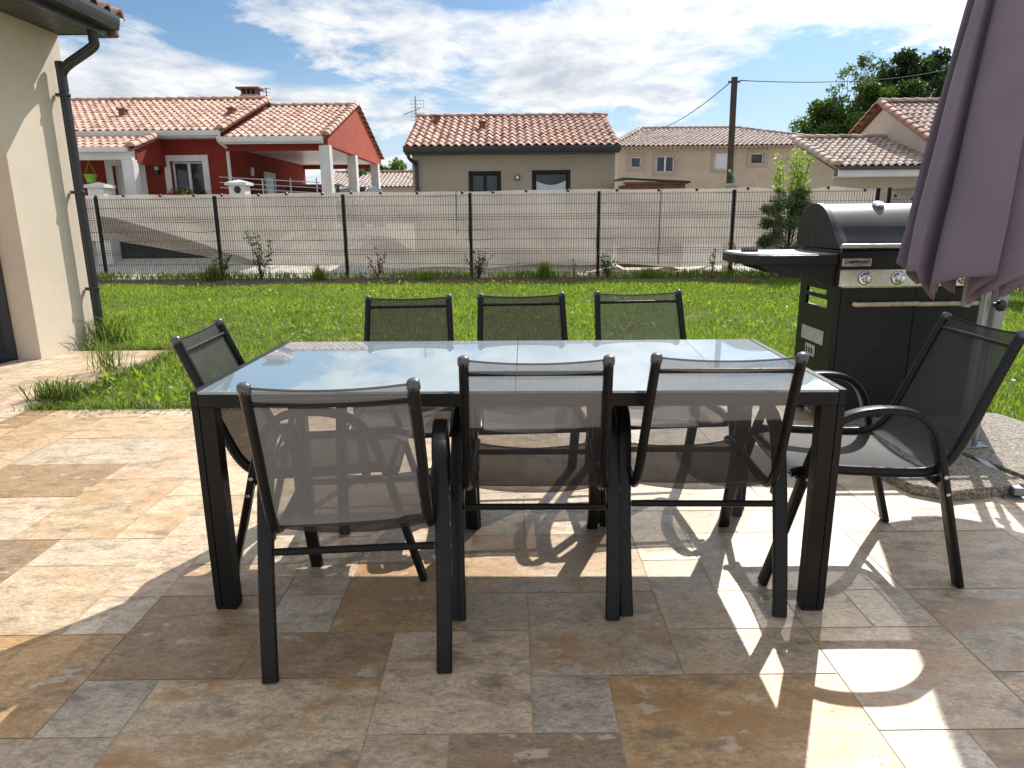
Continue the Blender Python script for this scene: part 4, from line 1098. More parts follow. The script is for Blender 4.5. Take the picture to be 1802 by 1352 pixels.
ridge_tiles('verge', 'tiles_a', RH, rl(-8.11, 20.56, 3.70), rl(-8.11, 25, 5.17), .105, seed=6)
gutter_run('gutter', 'white_paint', RH, rl(-18, 20.52, 3.58), rl(-8.12, 20.52, 3.58), .13, .14)
m = MB(); RB(-18, -8.15, 20.59, 20.62, 3.46, 3.65, m); RB(-18, -8.2, 20.625, 20.995, 3.46, 3.48, m); m.build('fascia', 'white_paint', RH)
for x, z in ((-11.82, 0), (-8.5, .0)):
    y = 22.5; zz_ = 3.66 + 1.46 * (y - 20.6) / 4.4
    m = MB(); RB(x - .09, x + .09, y, y + .22, zz_ - .02, zz_ + .2, m); RB(x - .12, x + .12, y - .04, y + .26, zz_ + .205, zz_ + .24, m); m.build('roof_vent', 'roofmid', RH)
m = MB()
cx_, cy_ = -9.05, 26.0; RB(cx_ - .3, cx_ + .3, cy_ - .25, cy_ + .25, 4.3, 5.42, m); ch = m.build('chimney', 'concrete', RH)
m = MB()
for a in (-.24, -.08, .08, .24): RB(cx_ + a - .03, cx_ + a + .03, cy_ - .2, cy_ + .2, 5.4205, 5.60, m)
RB(cx_ - .4, cx_ + .4, cy_ - .33, cy_ + .33, 5.601, 5.66, m); m.build('chimney_cap', 'roofmid', ch)
m = MB(); b0 = None
m.bar(rl(-8.5, 26.0, 4.6), rl(-8.5, 26.0, 5.68), .03)
for z in (5.4, 5.52, 5.64): m.bar(rl(-8.68, 26.0, z), rl(-8.36, 26.0, z), .014)
m.build('aerial', 'frame', RH)
# carport
s2 = math.atan2(1.43, 4.4); c2, n2_ = math.cos(s2), math.sin(s2); sl2 = 4.4 / c2
CPX = -5.2
roof_tiles('carport_roof', 'tiles_a', RH, rl(-8.05, 20.6, 3.47), (1, 0, 0), (0, c2, n2_), [(0, 0), (2.80, 0), (2.80, sl2), (0, sl2)], seed=21)
m = MB(); m.add([rl(-8.1, 25, 4.86), rl(CPX, 25, 4.86), rl(CPX, 29.4, 3.44), rl(-8.1, 29.4, 3.44)], [(0, 1, 2, 3)]); m.build('carport_back_roof', 'roofmid', RH)
ridge_tiles('carport_ridge', 'tiles_a', RH, rl(-8.05, 25, 4.92), rl(CPX + .06, 25, 4.92), seed=8)
ridge_tiles('carport_verge', 'tiles_a', RH, rl(CPX + .02, 20.56, 3.5), rl(CPX + .02, 25, 4.95), .12, seed=9)
ridge_tiles('carport_verge', 'tiles_a', RH, rl(CPX + .02, 29.4, 3.5), rl(CPX + .02, 25, 4.95), .12, seed=10)
m = MB(); m.extr([(rl(0, y, z)[1], rl(0, y, z)[2]) for y, z in ((20.75, 3.25), (29.1, 3.25), (29.1, 3.45), (25, 4.80), (20.75, 3.42))], rl(-5.34, 0, 0)[0], rl(-5.16, 0, 0)[0], 'x'); m.build('gable', 'red_clad', RH)
for y in (20.85, 28.8):
    m = MB(); RB(-8.195, -5.345, y, y + .2, 3.12, 3.36, m); m.build('beam', 'red_render', RH)
m = MB(); RB(-8.19, -5.35, 21.06, 28.79, 3.27, 3.30, m); m.build('carport_ceiling', 'white_pvc', RH)
gutter_run('carport_gutter', 'white_paint', RH, rl(-8.12, 20.52, 3.40), rl(-5.24, 20.52, 3.40), .13, .14)
m = MB(); RB(-8.1, -5.25, 20.59, 20.62, 3.28, 3.46, m); m.build('carport_fascia', 'white_paint', RH)
for y in (20.72, 24.2, 28.2):
    m = MB(); RB(-5.42, -5.13, y, y + .34, .4, 3.2495, m); m.build('pillar', 'white_paint', RH, bevel=.01)
downpipe('white_paint', RH, [rl(-8.2, 20.55, 3.5), rl(-8.18, 20.62, 3.35), rl(-8.1, 20.9, 3.2), rl(-8.1, 20.93, 3.0), rl(-8.1, 20.93, .5)], .05)
# side door and lamp inside the carport (wall facing +X)
m = MB(); RB(-8.199, -8.17, 24.1, 24.25, .5, 2.75, m); RB(-8.199, -8.17, 25.05, 25.2, .5, 2.75, m); RB(-8.199, -8.17, 24.251, 25.049, 2.6, 2.75, m); sdo = m.build('side_door', 'white_paint', RH)
m = MB(); RB(-8.199, -8.185, 24.251, 25.049, .5, 2.599, m); m.build('door_leaf', 'dark_glass', sdo)
m = MB(); RB(-8.198, -8.12, 22.9, 22.98, 2.55, 2.8, m); m.build('wall_lamp', 'white_pvc', RH)
m = MB(); RB(-10.24, -10.16, 20.9, 20.997, 2.62, 2.92, m); wl = m.build('wall_lamp', 'white_pvc', RH)
m = MB(); RB(-10.26, -10.14, 20.88, 20.9975, 2.5, 2.619, m); m.build('lamp_base', 'black', wl)
# entrance porch
s3 = math.atan2(.55, 1.9)
roof_tiles('porch_roof', 'tiles_a', RH, rl(-13.5, 19.05, 3.06), (1, 0, 0), (0, math.cos(s3), math.sin(s3)), [(0, 0), (3.6, 0), (3.6, 1.95), (0, 1.95)], seed=31)
ridge_tiles('porch_verge', 'tiles_a', RH, rl(-9.88, 19.02, 3.1), rl(-9.88, 20.95, 3.64), .12, seed=32)
m = MB(); RB(-13.5, -9.95, 19.15, 19.35, 2.78, 3.02, m); m.build('porch_beam', 'white_paint', RH)
m = MB(); m.extr([(rl(0, y_, z_)[1], rl(0, y_, z_)[2]) for y_, z_ in ((19.351, 2.7), (20.995, 2.7), (20.995, 3.55), (19.351, 3.06))], rl(-10.06, 0, 0)[0], rl(-9.92, 0, 0)[0], 'x'); m.build('porch_side', 'red_render', RH)
gutter_run('porch_gutter', 'white_paint', RH, rl(-13.5, 18.98, 3.02), rl(-9.95, 18.98, 3.02), .12, .12)
m = MB(); RB(-10.22, -9.92, 19.12, 19.40, .4, 2.7795, m); m.build('pillar', 'white_paint', RH, bevel=.01)
m = MB(); RB(-12.2, -11.95, 19.12, 19.40, .4, 2.7795, m); m.build('pillar', 'white_paint', RH, bevel=.01)

def small_thing(name, label, cat, loc): return tag(empty(name, loc), label, cat)
hp = small_thing('hanging_pot', 'lime green hanging flower pot under the porch of the red house', 'flower pot', (-11.3, 19.5, 2.22))
m = MB(); m.lathe([(.10, 0), (.15, .17), (.165, .18), (.165, .21), (.14, .21)], (0, 0, 0), 16); m.build('pot', 'green_plastic', hp, smooth=True, auto=40)
m = MB(); m.bar((.14, 0, .2), (0, 0, .56), .008); m.bar((-.14, 0, .2), (0, 0, .56), .008); m.build('hanger', 'green_plastic', hp)
pb = small_thing('flower_box', 'flower box with yellow and dark pink flowers below the white framed window', 'flower box', (-9.35, 20.78, 1.72))
m = MB(); m.box(-.5, .5, -.12, .1, -.2, .02); m.build('box', 'black', pb, bevel=.01)
for cx0, mm, nn_ in ((.08, 'yellow_petal', 260), (-.36, 'pink_petal', 200), (.4, 'leaf_dark', 160), (-.1, 'leaf_mid', 200)):
    P = rng.normal(0, 1, (nn_, 3)) * np.array([.11, .06, .08]) + np.array([cx0, 0, .2]); v_, q_ = leaves(P, .06, .8)
    bulk('flowers' if 'petal' in mm else 'foliage', v_, q_, mm, pb, tint=rng.uniform(0, 1, nn_))

# ------------------------------------------------------------------ beige house in the middle
MH = tag(empty('house', (0, 18.35, 0)), 'low beige rendered house with a dark gutter, red clay roof and two dark framed windows', 'house')
hol = [(-1.0, -.28, 1.35, 2.30), (.61, 1.48, 1.35, 2.31)]
m = MB(); plate_holes(m, -2.47, 2.66, -.1, 2.88, hol, lambda u, w, d: (u, d, w), .22)
m.box(-2.47, -2.25, .2205, 5.6, -.1, 2.88); m.box(2.44, 2.66, .2205, 5.6, -.1, 2.88); m.box(-2.249, 2.439, 5.4, 5.6, -.1, 2.88)
for x0, x1 in ((-2.465, -2.25), (2.44, 2.655)): m.extr([(.0, 2.881), (5.6, 2.881), (2.7, 3.86)], x0, x1, 'x')
m.build('wall', 'beige_render', MH)
for h in hol:
    w_ = window(MH, h[0], h[1], h[2], h[3], 0, None, 'frame', 'dark_glass', leaves_=2 if h[0] < 0 else 1, depth=.10)
    m = MB()
    for a, b, c, d in ((h[0] - .05, h[0] - .001, h[2], h[3] + .05), (h[1] + .001, h[1] + .05, h[2], h[3] + .05), (h[0] - .0005, h[1] + .0005, h[3] + .001, h[3] + .05)): m.box(a, b, -.02, -.001, c, d)
    m.build('surround', 'frame', w_)
    if h[0] > 0:
        m = MB(); v = []
        for i in range(41):
            x = h[0] + .06 + (h[1] - h[0] - .12) * i / 40
            for z in (1.4, 2.1 - .10 * math.sin(PI * i / 40)): v.append((x, .064 + .006 * math.sin(i * 1.4), z))
        m.add(v, [(2 * i, 2 * i + 2, 2 * i + 3, 2 * i + 1) for i in range(40)]); m.build('curtain', 'shutter', w_)
s4 = math.atan2(1.05, 3.0); sl4 = 3.0 / math.cos(s4)
roof_tiles('roof', 'tiles_b', MH, (-2.62, -.35, 2.93), (1, 0, 0), (0, math.cos(s4), math.sin(s4)), [(0, 0), (5.36, 0), (5.36, sl4), (0, sl4)], seed=41, pitch=.2)
m = MB(); m.add([(-2.62, 2.65, 3.95), (2.74, 2.65, 3.95), (2.74, 5.95, 2.8), (-2.62, 5.95, 2.8)], [(0, 1, 2, 3)]); m.build('back_roof', 'roofmid', MH)
ridge_tiles('ridge', 'tiles_b', MH, (-2.64, 2.66, 4.0), (2.77, 2.66, 4.0), .1, seed=42)
m = MB(); m.box(-2.6, 2.72, -.33, -.31, 2.74, 2.92); m.box(-2.6, 2.72, -.3095, -.001, 2.74, 2.76); m.build('fascia', 'gutter', MH)
gutter_run('gutter', 'gutter', MH, (-2.62, -.40, 2.85), (2.74, -.40, 2.85), .12, .14)
downpipe('gutter', MH, [(-2.52, -.38, 2.8), (-2.50, -.30, 2.66), (-2.37, -.09, 2.52), (-2.36, -.06, 2.4), (-2.36, -.06, 0)], .045)
for x, y in ((-2.0, 1.95), (-.72, 1.2)):
    zz_ = 2.93 + (y + .35) * .35
    m = MB(); m.box(x - .08, x + .08, y, y + .2, zz_ - .02, zz_ + .19); m.box(x - .11, x + .11, y - .03, y + .23, zz_ + .195, zz_ + .225); m.build('roof_vent', 'roofmid', MH)
m = MB(); m.box(.13, .24, -.09, -.001, 2.13, 2.25); wl = m.build('wall_lamp', 'black', MH, bevel=.005)
m = MB(); m.box(.15, .22, -.094, -.0905, 2.15, 2.23); m.build('lamp_glass', 'white_pvc', wl)
m = MB(); ax = -2.82
m.bar((ax, 3.9, 2.75), (-2.47, 3.9, 2.75), .03)
m.bar((ax, 3.9, 2.6), (ax, 3.9, 4.75), .035); an = m.build('antenna', 'alu', MH)
m = MB(); m.bar((ax - .35, 3.75, 4.22), (ax + .12, 3.95, 4.42), .025)
for i in range(5):
    p = Vector((ax - .33 + .08 * i, 3.76 + .034 * i, 4.23 + .034 * i)); m.bar(p - Vector((.03, -.14, .0)), p + Vector((.03, -.14, 0)), .012)
for j in (-1, 1):
    for i in range(5): m.bar((ax - .12 + .09 * i, 3.93, 4.36 + j * .06), (ax - .14 + .09 * i, 3.93, 4.36 + j * .30), .01)
    for i in range(3): m.bar((ax - .15, 3.93, 4.36 + j * (.08 + .1 * i)), (ax + .27, 3.93, 4.36 + j * (.08 + .1 * i)), .01)
m.build('antenna_grid', 'alu', an)

# ------------------------------------------------------------------ pale two storey house further back
FH = tag(empty('house', (5.36, 36, 0)), 'pale two storey house with a hipped roof and brown window surrounds, behind the utility pole', 'house')
fl_ = lambda x: x - 5.36
fw_list = [(6.0, 6.52, 3.5, 4.02, 1, False), (7.28, 8.16, 3.27, 4.05, 2, False), (10.15, 11.0, 3.38, 4.16, 1, True), (11.95, 12.6, 3.62, 4.15, 1, False)]
m = MB(); plate_holes(m, 0, 11.2, -.1, 4.5, [(fl_(a), fl_(b), c, d) for a, b, c, d, _, _ in fw_list], lambda u, w, d: (u, d, w), .25)
m.box(0, .2, .2505, 9, -.1, 4.5); m.box(11., 11.2, .2505, 9, -.1, 4.5); m.build('wall', 'far_render', FH)
for a, b, c, d, nl, sh_ in fw_list: window(FH, fl_(a), fl_(b), c, d, 0, 'far_trim', 'white_pvc', 'dark_glass', sw=.20, proud=.03, leaves_=nl, shutter=sh_, depth=.16)
s5 = math.atan2(1.25, 4.4); L5 = 4.4 / math.cos(s5)
roof_tiles('roof', 'tiles_c', FH, (-.4, -.4, 4.5), (1, 0, 0), (0, math.cos(s5), math.sin(s5)), [(0, 0), (12.0, 0), (7.3, L5), (2.2, L5)], seed=51, pitch=.24, course=.4, bias=.12)
ridge_tiles('ridge', 'tiles_c', FH, (1.8, 4.0, 5.8), (6.95, 4.0, 5.8), .12, seed=52)
ridge_tiles('hip', 'tiles_c', FH, (-.4, -.4, 4.56), (1.8, 4.0, 5.8), .12, seed=53)
ridge_tiles('hip', 'tiles_c', FH, (11.6, -.4, 4.56), (6.9, 4.0, 5.8), .12, seed=54)
m = MB(); m.add([(11.6, -.4, 4.5), (11.6, 9.4, 4.5), (6.9, 4., 5.74)], [(0, 1, 2)]); m.add([(-.4, -.4, 4.5), (1.8, 4., 5.74), (-.4, 9.4, 4.5)], [(0, 1, 2)]); m.build('side_roof', 'roofmid', FH)
m = MB()
for i in range(56): m.box(-.3 + .21 * i, -.3 + .21 * i + .14, -.36, -.002, 4.36, 4.43)
m.box(-.3, 11.5, -.30, -.003, 4.431, 4.47); m.build('eave_course', 'far_trim', FH)

# ------------------------------------------------------------------ right hand house with a lower annex
AH = tag(empty('house', (12, 20, 0)), 'pinkish gabled house with a lower tiled annex, half hidden by the purple parasol', 'house')
al_ = lambda x, y, z: (x - 12, y - 20, z)
s6 = math.atan2(1.02, 3.3); L6 = 3.3 / math.cos(s6)
roof_tiles('annex_roof', 'tiles_c', AH, al_(9.02, 20.0, 2.50), (1, 0, 0), (0, math.cos(s6), math.sin(s6)), [(0, 0), (3.0, 0), (3.0, L6), (0, L6)], seed=61, pitch=.215)
ridge_tiles('annex_ridge', 'tiles_c', AH, al_(8.96, 23.3, 3.58), al_(12, 23.3, 3.58), .11, seed=62)
ridge_tiles('annex_verge', 'tiles_c', AH, al_(9.0, 19.95, 2.52), al_(9.0, 23.3, 3.58), .13, seed=63)
m = MB(); q = al_(9.1, 20.3, 0); m.box(q[0], -.001, q[1], 6.6, -.1, 2.42); m.extr([(.35, 2.421), (6.2, 2.421), (3.28, 3.35)], q[0] + .01, q[0] + .2, 'x'); m.build('annex_wall', 'beige_render', AH)
m = MB(); m.box(-2.95, -.0, -.08, -.05, 2.22, 2.41); m.box(-2.95, -.0, -.0495, .295, 2.2, 2.22); m.build('annex_fascia', 'white_paint', AH)
gutter_run('annex_gutter', 'gutter', AH, (-2.95, -.13, 2.43), (0, -.13, 2.43), .1, .1)
s7 = math.atan2(1.9, 4.0); L7 = 4.0 / math.cos(s7)
roof_tiles('roof', 'tiles_c', AH, al_(11.85, 19.6, 2.72), (1, 0, 0), (0, math.cos(s7), math.sin(s7)), [(0, 0), (8, 0), (8, L7), (0, L7)], seed=71, pitch=.215, bias=-.1)
m = MB(); m.add([(-.15, 3.6, 4.58), (8, 3.6, 4.58), (8, 8, 2.6), (-.15, 8, 2.6)], [(0, 1, 2, 3)]); m.build('back_roof', 'roofmid', AH)
ridge_tiles('ridge', 'tiles_c', AH, (-.2, 3.6, 4.68), (8, 3.6, 4.68), .12, seed=72)
ridge_tiles('verge', 'tiles_b', AH, (-.16, -.45, 2.74), (-.16, 3.6, 4.66), .13, seed=73)
ridge_tiles('verge', 'tiles_b', AH, (-.16, 8, 2.62), (-.16, 3.6, 4.66), .13, seed=74)
m = MB(); m.box(0, 7.9, .0, 7.5, -.1, 2.74); m.extr([(0, 2.741), (7.5, 2.741), (3.6, 4.5)], 0, .2, 'x'); m.build('wall', 'pink_render', AH)

# ------------------------------------------------------------------ low outbuilding behind, shed, pole, wires, gate
OB = tag(empty('outbuilding', (-9.5, 42, 0)), 'long low tiled outbuilding seen between the red house and the beige house', 'outbuilding')
s8 = math.atan2(1.0, 4.); L8 = 4. / math.cos(s8)
roof_tiles('roof', 'tiles_c', OB, (-1.5, -.3, 2.95), (1, 0, 0), (0, math.cos(s8), math.sin(s8)), [(0, 0), (8, 0), (8, L8), (0, L8)], seed=81, pitch=.25, course=.42, bias=.2)
ridge_tiles('ridge', 'tiles_b', OB, (-1.5, 3.7, 4.0), (6.5, 3.7, 4.0), .12, seed=82)
m = MB(); m.box(-1.3, 6.3, 0, 7, -.1, 2.9); m.build('wall', 'far_render', OB)
SH = tag(empty('wooden_shed', (2.72, 17.0, 0)), 'brown wooden shed with a thin black sloping roof beside the beige house', 'shed')
m = MB()
for i in range(8): m.box(.02 , 1.42, .0 + .002 * (i % 2), .03, .0 + .245 * i, .235 + .245 * i)
m.build('wall', 'shed_wood', SH)
m = MB(); m.box(.02, .06, .0305, 1.2, 0, 1.94); m.box(1.38, 1.42, .0305, 1.2, 0, 1.9); m.build('side_wall', 'shed_wood', SH)
m = MB(); vs = [(-.08, -.15, 2.09), (1.50, -.15, 2.00), (1.50, 1.3, 2.02), (-.08, 1.3, 2.11)]; m.add(vs + [(a, b, c - .05) for a, b, c in vs], [(0, 1, 2, 3), (7, 6, 5, 4), (0, 4, 5, 1), (1, 5, 6, 2), (2, 6, 7, 3), (3, 7, 4, 0)]); m.build('roof', 'black', SH)
m = MB(); m.box(-.05, 1.46, -.10, -.005, 1.94, 1.99); m.build('roof_beam', 'shed_wood', SH)
UP = tag(empty('utility_pole', (6.08, 20, 0)), 'dark weathered utility pole carrying two thin wires', 'utility pole')
m = MB(); m.tube([(0.02, 0, -.1), (0, 0, 2.5), (-.03, 0, 4.80)], .085, 12); m.build('pole', 'wood_pole', UP, smooth=True, auto=40)
for s in (-1, 1):
    m = MB(); m.lathe([(.02, 0), (.035, .02), (.02, .04), (.035, .06), (.02, .08)], (-.03 + .085 * s, 0, 4.68), 10, (s, 0, .2)); m.build('insulator', 'cap', UP)
def wire(name, a, b, sag, lab):
    a, b = Vector(a), Vector(b); P = [a.lerp(b, i / 24) - Vector((0, 0, sag * 4 * (i / 24) * (1 - i / 24))) for i in range(25)]
    m = MB(); m.tube(P, .013, 6); tag(m.build(name, 'frame', smooth=True), lab, 'power line')
wire('power_line', (6.19, 20, 4.72), (20.0, 34.2, 7.55), .22, 'overhead wire running from the utility pole to the trees on the right')
wire('power_line', (5.95, 20, 4.68), (6.9, 38.2, 5.45), .35, 'overhead wire dropping from the utility pole to the hipped roof of the pale house')
def pillar(x, y, z0, zt, lab):
    o = tag(empty('gate_pillar', (x, y, z0)), lab, 'pillar', 'white gate pillars')
    m = MB(); m.box(-.2, .2, -.2, .2, 0, zt - z0 - .12); m.build('shaft', 'white_paint', o, bevel=.01)
    m = MB(); m.box(-.27, .27, -.27, .27, zt - z0 - .1195, zt - z0 - .05); m.add([(-.25, -.25, zt - z0 - .05), (.25, -.25, zt - z0 - .05), (.25, .25, zt - z0 - .05), (-.25, .25, zt - z0 - .05), (0, 0, zt - z0 + .03)], [(0, 1, 4), (1, 2, 4), (2, 3, 4), (3, 0, 4)]); m.build('cap', 'white_paint', o)
    return o
pillar(-10.48, 18.4, 0, 2.15, 'white capped gate pillar at the left, next to the cream house wall')
p2 = pillar(-6.91, 18.4, 0, 2.18, 'white capped gate pillar with a round wall lamp in front of the red house downspout')
m = MB(); m.lathe([(.085, 0), (.085, .02), (.06, .05), (.001, .055)], (.02, -.2, 1.95), 16, (0, -1, 0)); m.build('round_lamp', 'black', p2)
GT = tag(empty('sliding_gate', (-10.2, 18.5, .1)), 'dark low metal gate between the white pillars, seen under the lifted shade cloth', 'gate')
m = MB()
for i in range(7): m.box(.05, 3.0, .002 * (i % 2), .03, .10 + .13 * i, .229 + .13 * i)
m.build('boards', 'frame', GT)
m = MB(); m.box(0, .049, -.01, .04, .06, 1.06); m.box(3.001, 3.05, -.01, .04, .06, 1.06); m.build('gate_frame', 'frame', GT)
RA = tag(empty('railing', (-7.4, 19.4, .06)), 'thin metal railing in front of the carport of the red house', 'railing')
m = MB()
for z in (1.95, 2.08, 2.22): m.bar((-.4, 0, z + .05), (2.3, 0, z - .12), .022)
m.build('rail', 'alu', RA)
for x in (0, .75, 1.5, 2.2):
    m = MB(); m.bar((x, 0, .3), (x, 0, 2.22), .03); m.build('baluster', 'alu', RA)
HS = tag(empty('hose_stand', (5.05, 16.4, 0)), 'green hose end with a pale pink tip standing on a pale post behind the fence', 'garden hose')
m = MB(); m.box(-.09, .09, -.09, .09, -.1, 1.86); m.box(-.17, .17, -.17, .17, 1.8605, 1.91); m.build('post', 'concrete', HS)
m = MB(); m.tube(smooth_path([(.03, 0, 1.90), (.035, 0, 2.0), (.0, 0, 2.10), (-.05, 0, 2.17)], 5), .022, 10); hh_ = m.build('hose', 'hose', HS, smooth=True, auto=50)
m = MB(); m.tube([(-.05, 0, 2.17), (-.085, 0, 2.21)], .026, 10); m.build('hose_tip', 'hose_tip', hh_)

def make_car(name, loc, rz, paint, lab):
    o = tag(empty(name, loc, rz), lab, 'car', 'cars under the carport')
    prof = [(-2.0, .35), (-2.05, .7), (-1.95, .88), (-1.1, .98), (-.55, 1.40), (.35, 1.47), (1.2, 1.40), (1.75, 1.02), (2.0, .92), (2.05, .5), (1.95, .32)]
    m = MB(); m.extr(prof, -.82, .82, 'y')
    b_ = m.build('body', paint, o, bevel=.08, smooth=True, auto=35)
    m = MB(); m.extr([(-.98, 1.0), (-.5, 1.36), (.35, 1.42), (1.1, 1.36), (1.5, 1.02)], -.835, .835, 'y'); m.build('side_window', 'dark_glass', o)
    for x in (-1.25, 1.3):
        for s in (-1, 1):
            m = MB(); m.lathe([(.18, 0), (.31, .01), (.32, .1), (.31, .19), (.18, .2)], (x, s * .84 - s * .2, .32), 20, (0, s, 0)); w_ = m.build('wheel', 'tyre', o, smooth=True, auto=40)
            m = MB(); m.lathe([(.19, 0), (.19, .008), (.05, .02)], (x, s * .845, .32), 14, (0, s, 0)); m.build('rim', 'alu', w_)
    for s in (-.6, .6):
        m = MB(); m.lathe([(.09, 0), (.07, .03), (.01, .04)], (-2.0, s, .78), 12, (-1, 0, .2)); m.build('headlight', 'white_pvc', o)
make_car('parked_car', (-6.45, 24.0, .88), R(90), 'car_red', 'dark red car parked under the carport beside the red wall')
make_car('parked_car', (-5.75, 25.9, .87), R(84), 'car_dark', 'dark grey car parked behind the white carport pillars')

# ------------------------------------------------------------------ trees and plants
def limb(m, a, b, r0, r1, n_=5, wob=.1, seg=7):
    a, b = Vector(a), Vector(b); P = []; L = (b - a).length
    for i in range(n_ + 1):
        t_ = i / n_; P.append(a.lerp(b, t_) + Vector((random.uniform(-1, 1), random.uniform(-1, 1), 0)) * wob * L * t_ * (1 - t_))
    k = seg; vs = []; prev = None
    for i, p in enumerate(P):
        d = (P[min(i + 1, n_)] - P[max(i - 1, 0)]).normalized(); tt = Vector((1, 0, 0)) if abs(d.x) < .8 else Vector((0, 1, 0)); s = d.cross(tt).normalized(); u = s.cross(d); r = r0 + (r1 - r0) * i / n_
        for j in range(k): vs.append(p + s * (r * math.cos(2 * PI * j / k)) + u * (r * math.sin(2 * PI * j / k)))
    m.add(vs, [(i * k + j, i * k + (j + 1) % k, (i + 1) * k + (j + 1) % k, (i + 1) * k + j) for i in range(n_) for j in range(k)])
    return P
def tree(name, lab, loc, h, rad, mname, nleaf, lsize, clumps=34, bottom=.25, trunk=.14, group=None, dense=.22, shape='round', cat='tree'):
    o = tag(empty(name, loc), lab, cat, group); m = MB()
    limb(m, (0, 0, -.1), (0, 0, h * .8), trunk, trunk * .25, 7, .05)
    cs_ = []
    for i in range(clumps):
        if shape == 'round':
            th = random.uniform(0, 2 * PI); z = random.uniform(-1, 1); q = random.uniform(.45, 1.) ** .6
            rr_ = math.sqrt(max(0, 1 - z * z)); c = Vector((rad * rr_ * q * math.cos(th), rad * rr_ * q * math.sin(th), h * (bottom + (1 - bottom) * (.5 + .44 * z * q))))
        else:
            z = random.uniform(0, 1); th = random.uniform(0, 2 * PI); q = random.uniform(.2, 1) * (1 - .65 * z)
            c = Vector((rad * q * math.cos(th), rad * q * math.sin(th), h * (bottom + (1 - bottom) * .95 * z)))
        cs_.append(c)
        limb(m, (0, 0, min(h * .75, c.z * random.uniform(.45, .8))), c, trunk * .3, trunk * .06, 4, .2, 5)
    m.build('trunk', 'bark', o, smooth=True)
    w = np.array([random.uniform(.5, 1.3) for _ in cs_]); k = rng.choice(len(cs_), nleaf, p=w / w.sum())
    sz = np.array([rad * dense * random.uniform(.6, 1.25) for _ in cs_])
    d = rng.normal(size=(nleaf, 3)); d /= np.linalg.norm(d, axis=1)[:, None]; rr_ = rng.uniform(0, 1, nleaf) ** .45
    P = np.array([tuple(c) for c in cs_])[k] + d * (rr_ * sz[k])[:, None] * np.array([1.15, 1.15, .85])
    v_, q_ = leaves(P, lsize, .6, -.1)
    tone = rng.uniform(-.2, .2, len(cs_))[k]; ti = np.clip(.45 + tone + rng.normal(0, .2, nleaf), 0, 1)
    bulk('crown', v_, q_, mname, o, tint=ti); return o
TG = 'trees behind the right house'
tree('broadleaf_tree', 'tall dark green tree with a dense rounded crown, half behind the purple parasol', (25.0, 45, 0), 11.7, 3.2, 'leaf_dark', 36000, .24, 66, .16, .3, TG, .27)
tree('broadleaf_tree', 'dark green tree standing left of the tallest dark tree, with a lighter lower crown', (22.9, 43, 0), 9.6, 2.3, 'leaf_dark', 22000, .22, 46, .1, .2, TG, .28)
tree('slender_tree', 'thin airy tree with sky showing through its pale leaves, above the bushes', (20.0, 44.5, 0), 9.9, 1.3, 'leaf_grey', 2200, .17, 30, .38, .12, TG, .26, 'tall')
tree('slender_tree', 'second thin airy tree with a forked pale crown, touching the dark crown', (21.3, 45, 0), 10.7, 1.25, 'leaf_grey', 2600, .17, 30, .42, .12, TG, .27, 'tall')
tree('bushy_tree', 'mid green bushy tree rising above the annex roof', (21.0, 43, 0), 8.9, 2.3, 'leaf_mid', 24000, .20, 46, .1, .2, TG, .28)
tree('bushy_tree', 'low rounded green tree nearest the hipped roof, lowest of the tree group', (19.2, 44, 0), 8.2, 2.2, 'leaf_mid', 22000, .20, 44, .1, .18, TG, .28)
tree('broadleaf_tree', 'dark tree behind the purple parasol at the right edge', (28.9, 46, 0), 10.5, 3.0, 'leaf_dark', 14000, .25, 40, .2, .3, TG)
for (x, y, h_, r_) in ((-9.2, 46, 4.9, 1.6), (-7.4, 47, 5.0, 1.5)):
    tree('garden_tree', 'small dark tree seen through the carport, above the outbuilding roof' if x < -8 else 'small dark tree beside the last carport pillar, above the outbuilding roof', (x, y, 0), h_, r_, 'leaf_mid', 2600, .26, 20, .3, .12)
tree('lane_bush', 'tall loose bush with pale yellow green tips growing just behind the shade cloth', (5.62, 14.30, -.05), 1.95, .62, 'leaf_grey', 8000, .062, 40, .02, .03, None, .26, cat='bush')
o = tag(empty('sapling', (5.62, 14.42, 0)), 'fresh green shoots sticking up over the shade cloth in front of the annex wall', 'bush')
m = MB(); P = []
for i in range(16):
    a = random.uniform(0, 2 * PI); q = random.uniform(.05, .42); top = (q * math.cos(a) * 1.2, q * math.sin(a) * .8, random.uniform(1.85, 2.3) + .42 * max(0, .35 - q))
    L = limb(m, (top[0] * .3, top[1] * .3, .6), top, .009, .003, 6, .08, 5)
    for p in L[2:]:
        for k in range(15): P.append(tuple(p + Vector((random.gauss(0, .04), random.gauss(0, .04), random.gauss(.0, .07)))))
m.build('stem', 'bark', o); v_, q_ = leaves(np.array(P), .085, .5, .6); bulk('foliage', v_, q_, 'leaf_light', o, tint=np.clip(rng.normal(.6, .25, len(P)), 0, 1))

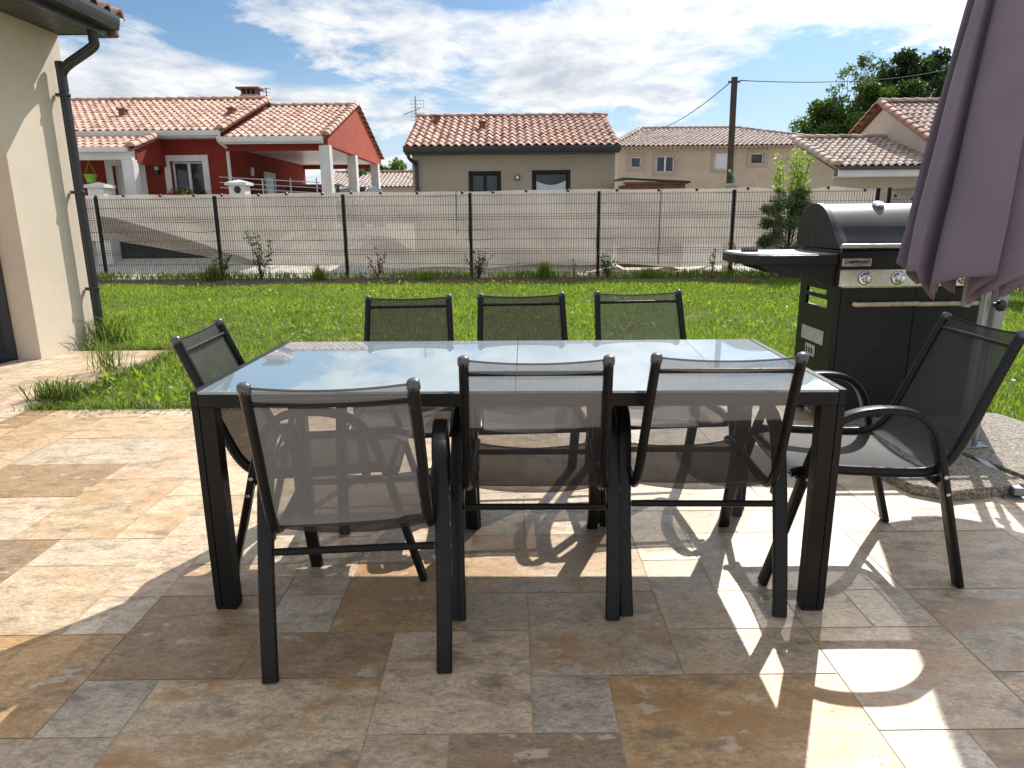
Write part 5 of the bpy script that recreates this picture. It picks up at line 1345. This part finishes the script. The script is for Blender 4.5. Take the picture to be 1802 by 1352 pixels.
def seedling(name, lab, x, y, h_, w_, mname, nst, nlf, ls, grp=None):
    o = tag(empty(name, (x, y, 0)), lab, 'plant', grp); m = MB(); P = []
    for i in range(nst):
        a = random.uniform(0, 2 * PI); q = w_ * random.uniform(.1, 1); top = (q * math.cos(a), q * math.sin(a), h_ * random.uniform(.65, 1.))
        L = limb(m, (0, 0, 0), top, .008, .003, 5, .12, 5)
        for k in range(nlf): p = L[random.randint(2, 5)]; P.append(tuple(p + Vector((random.gauss(0, .025), random.gauss(0, .025), random.gauss(0, .05)))))
    m.build('stem', 'bark', o); v_, q_ = leaves(np.array(P), ls, .5, .2); bulk('foliage', v_, q_, mname, o, tint=np.clip(rng.normal(.5, .28, len(P)), 0, 1))
def tuft(name, lab, x, y, h_, n_, spread, mname='drygrass', grp=None, lean=.6, wid=.012):
    b_ = np.stack([rng.normal(0, spread, n_), rng.normal(0, spread * .7, n_), np.zeros(n_)], 1); v_, q_ = blades(b_, h_ * rng.uniform(.45, 1.1, n_), np.full(n_, wid) * rng.uniform(.6, 1.3, n_), lean)
    t_ = np.clip(rng.normal(.35, .25, n_), 0, 1); o = bulk(name, v_, q_, mname, None, tint=np.concatenate([t_, t_])); o.location = (x, y, 0); tag(o, lab, 'plant', grp)
PG = 'plants in the bed along the fence'
seedling('young_shrub', 'grey green young shrub right of the first visible fence post', -5.15, 14.45, .95, .28, 'leaf_grey', 9, 26, .07, PG)
seedling('young_shrub', 'small reddish leaved shrub right of the second fence post', -2.72, 14.35, .58, .2, 'leaf_rust', 7, 18, .055, PG)
seedling('young_shrub', 'rust coloured thin shrub left of the fifth fence post, beside the barbecue shelf', 4.02, 13.95, .62, .12, 'leaf_rust', 4, 18, .06, PG)
seedling('young_shrub', 'rust coloured shrub right against the fifth fence post', 4.42, 13.95, .70, .14, 'leaf_rust', 4, 20, .06, PG)
seedling('thin_seedling', 'thin single stemmed seedling left of the fourth fence post', 1.27, 14.15, .42, .05, 'leaf_mid', 2, 12, .05, PG)
seedling('leafy_shrub', 'leafy green shrub at the foot of the fourth fence post', 1.95, 14.1, .50, .26, 'leaf_mid', 10, 18, .06, PG)
seedling('feathery_shrub', 'feathery grey green shrub at the foot of the third fence post', -.66, 14.2, .55, .34, 'leaf_grey', 16, 20, .05, PG)
seedling('low_shrub', 'low green plant in the bed left of the first fence post', -6.0, 14.5, .5, .25, 'leaf_mid', 8, 22, .06, PG)
tuft('grass_tuft', 'brownish upright grass tuft left of the first fence post', -6.05, 14.2, .42, 220, .07, 'drygrass', PG, .35)
tuft('grass_tuft', 'dark green grass tuft left of the second fence post', -3.85, 14.1, .36, 240, .07, 'grass', PG, .4)
tuft('grass_tuft', 'upright grass tuft halfway between the third and fourth fence posts', .66, 14.0, .40, 260, .06, 'grass', PG, .35)
tuft('grass_tuft', 'spreading grass tuft right of the fourth fence post', 2.75, 13.95, .28, 240, .10, 'grass', PG, .5)
tuft('grass_tuft', 'low grass tuft left of the third fence post', -1.75, 14.05, .22, 200, .10, 'grass', PG, .6)
tuft('corner_weed', 'dark grassy weed at the foot of the house downspout', -4.17, 7.10, .40, 170, .10, 'drygrass', None, .9, .011)
tuft('tall_weed', 'tall seeding grass weed growing from the tip of the lawn corner on the left', -3.42, 5.75, .44, 75, .07, 'drygrass', None, .8, .007)
tuft('tall_weed', 'sprawling grass clump on the paving at the left tip of the lawn', -3.28, 4.85, .20, 320, .085, 'drygrass', None, 1.2, .007)
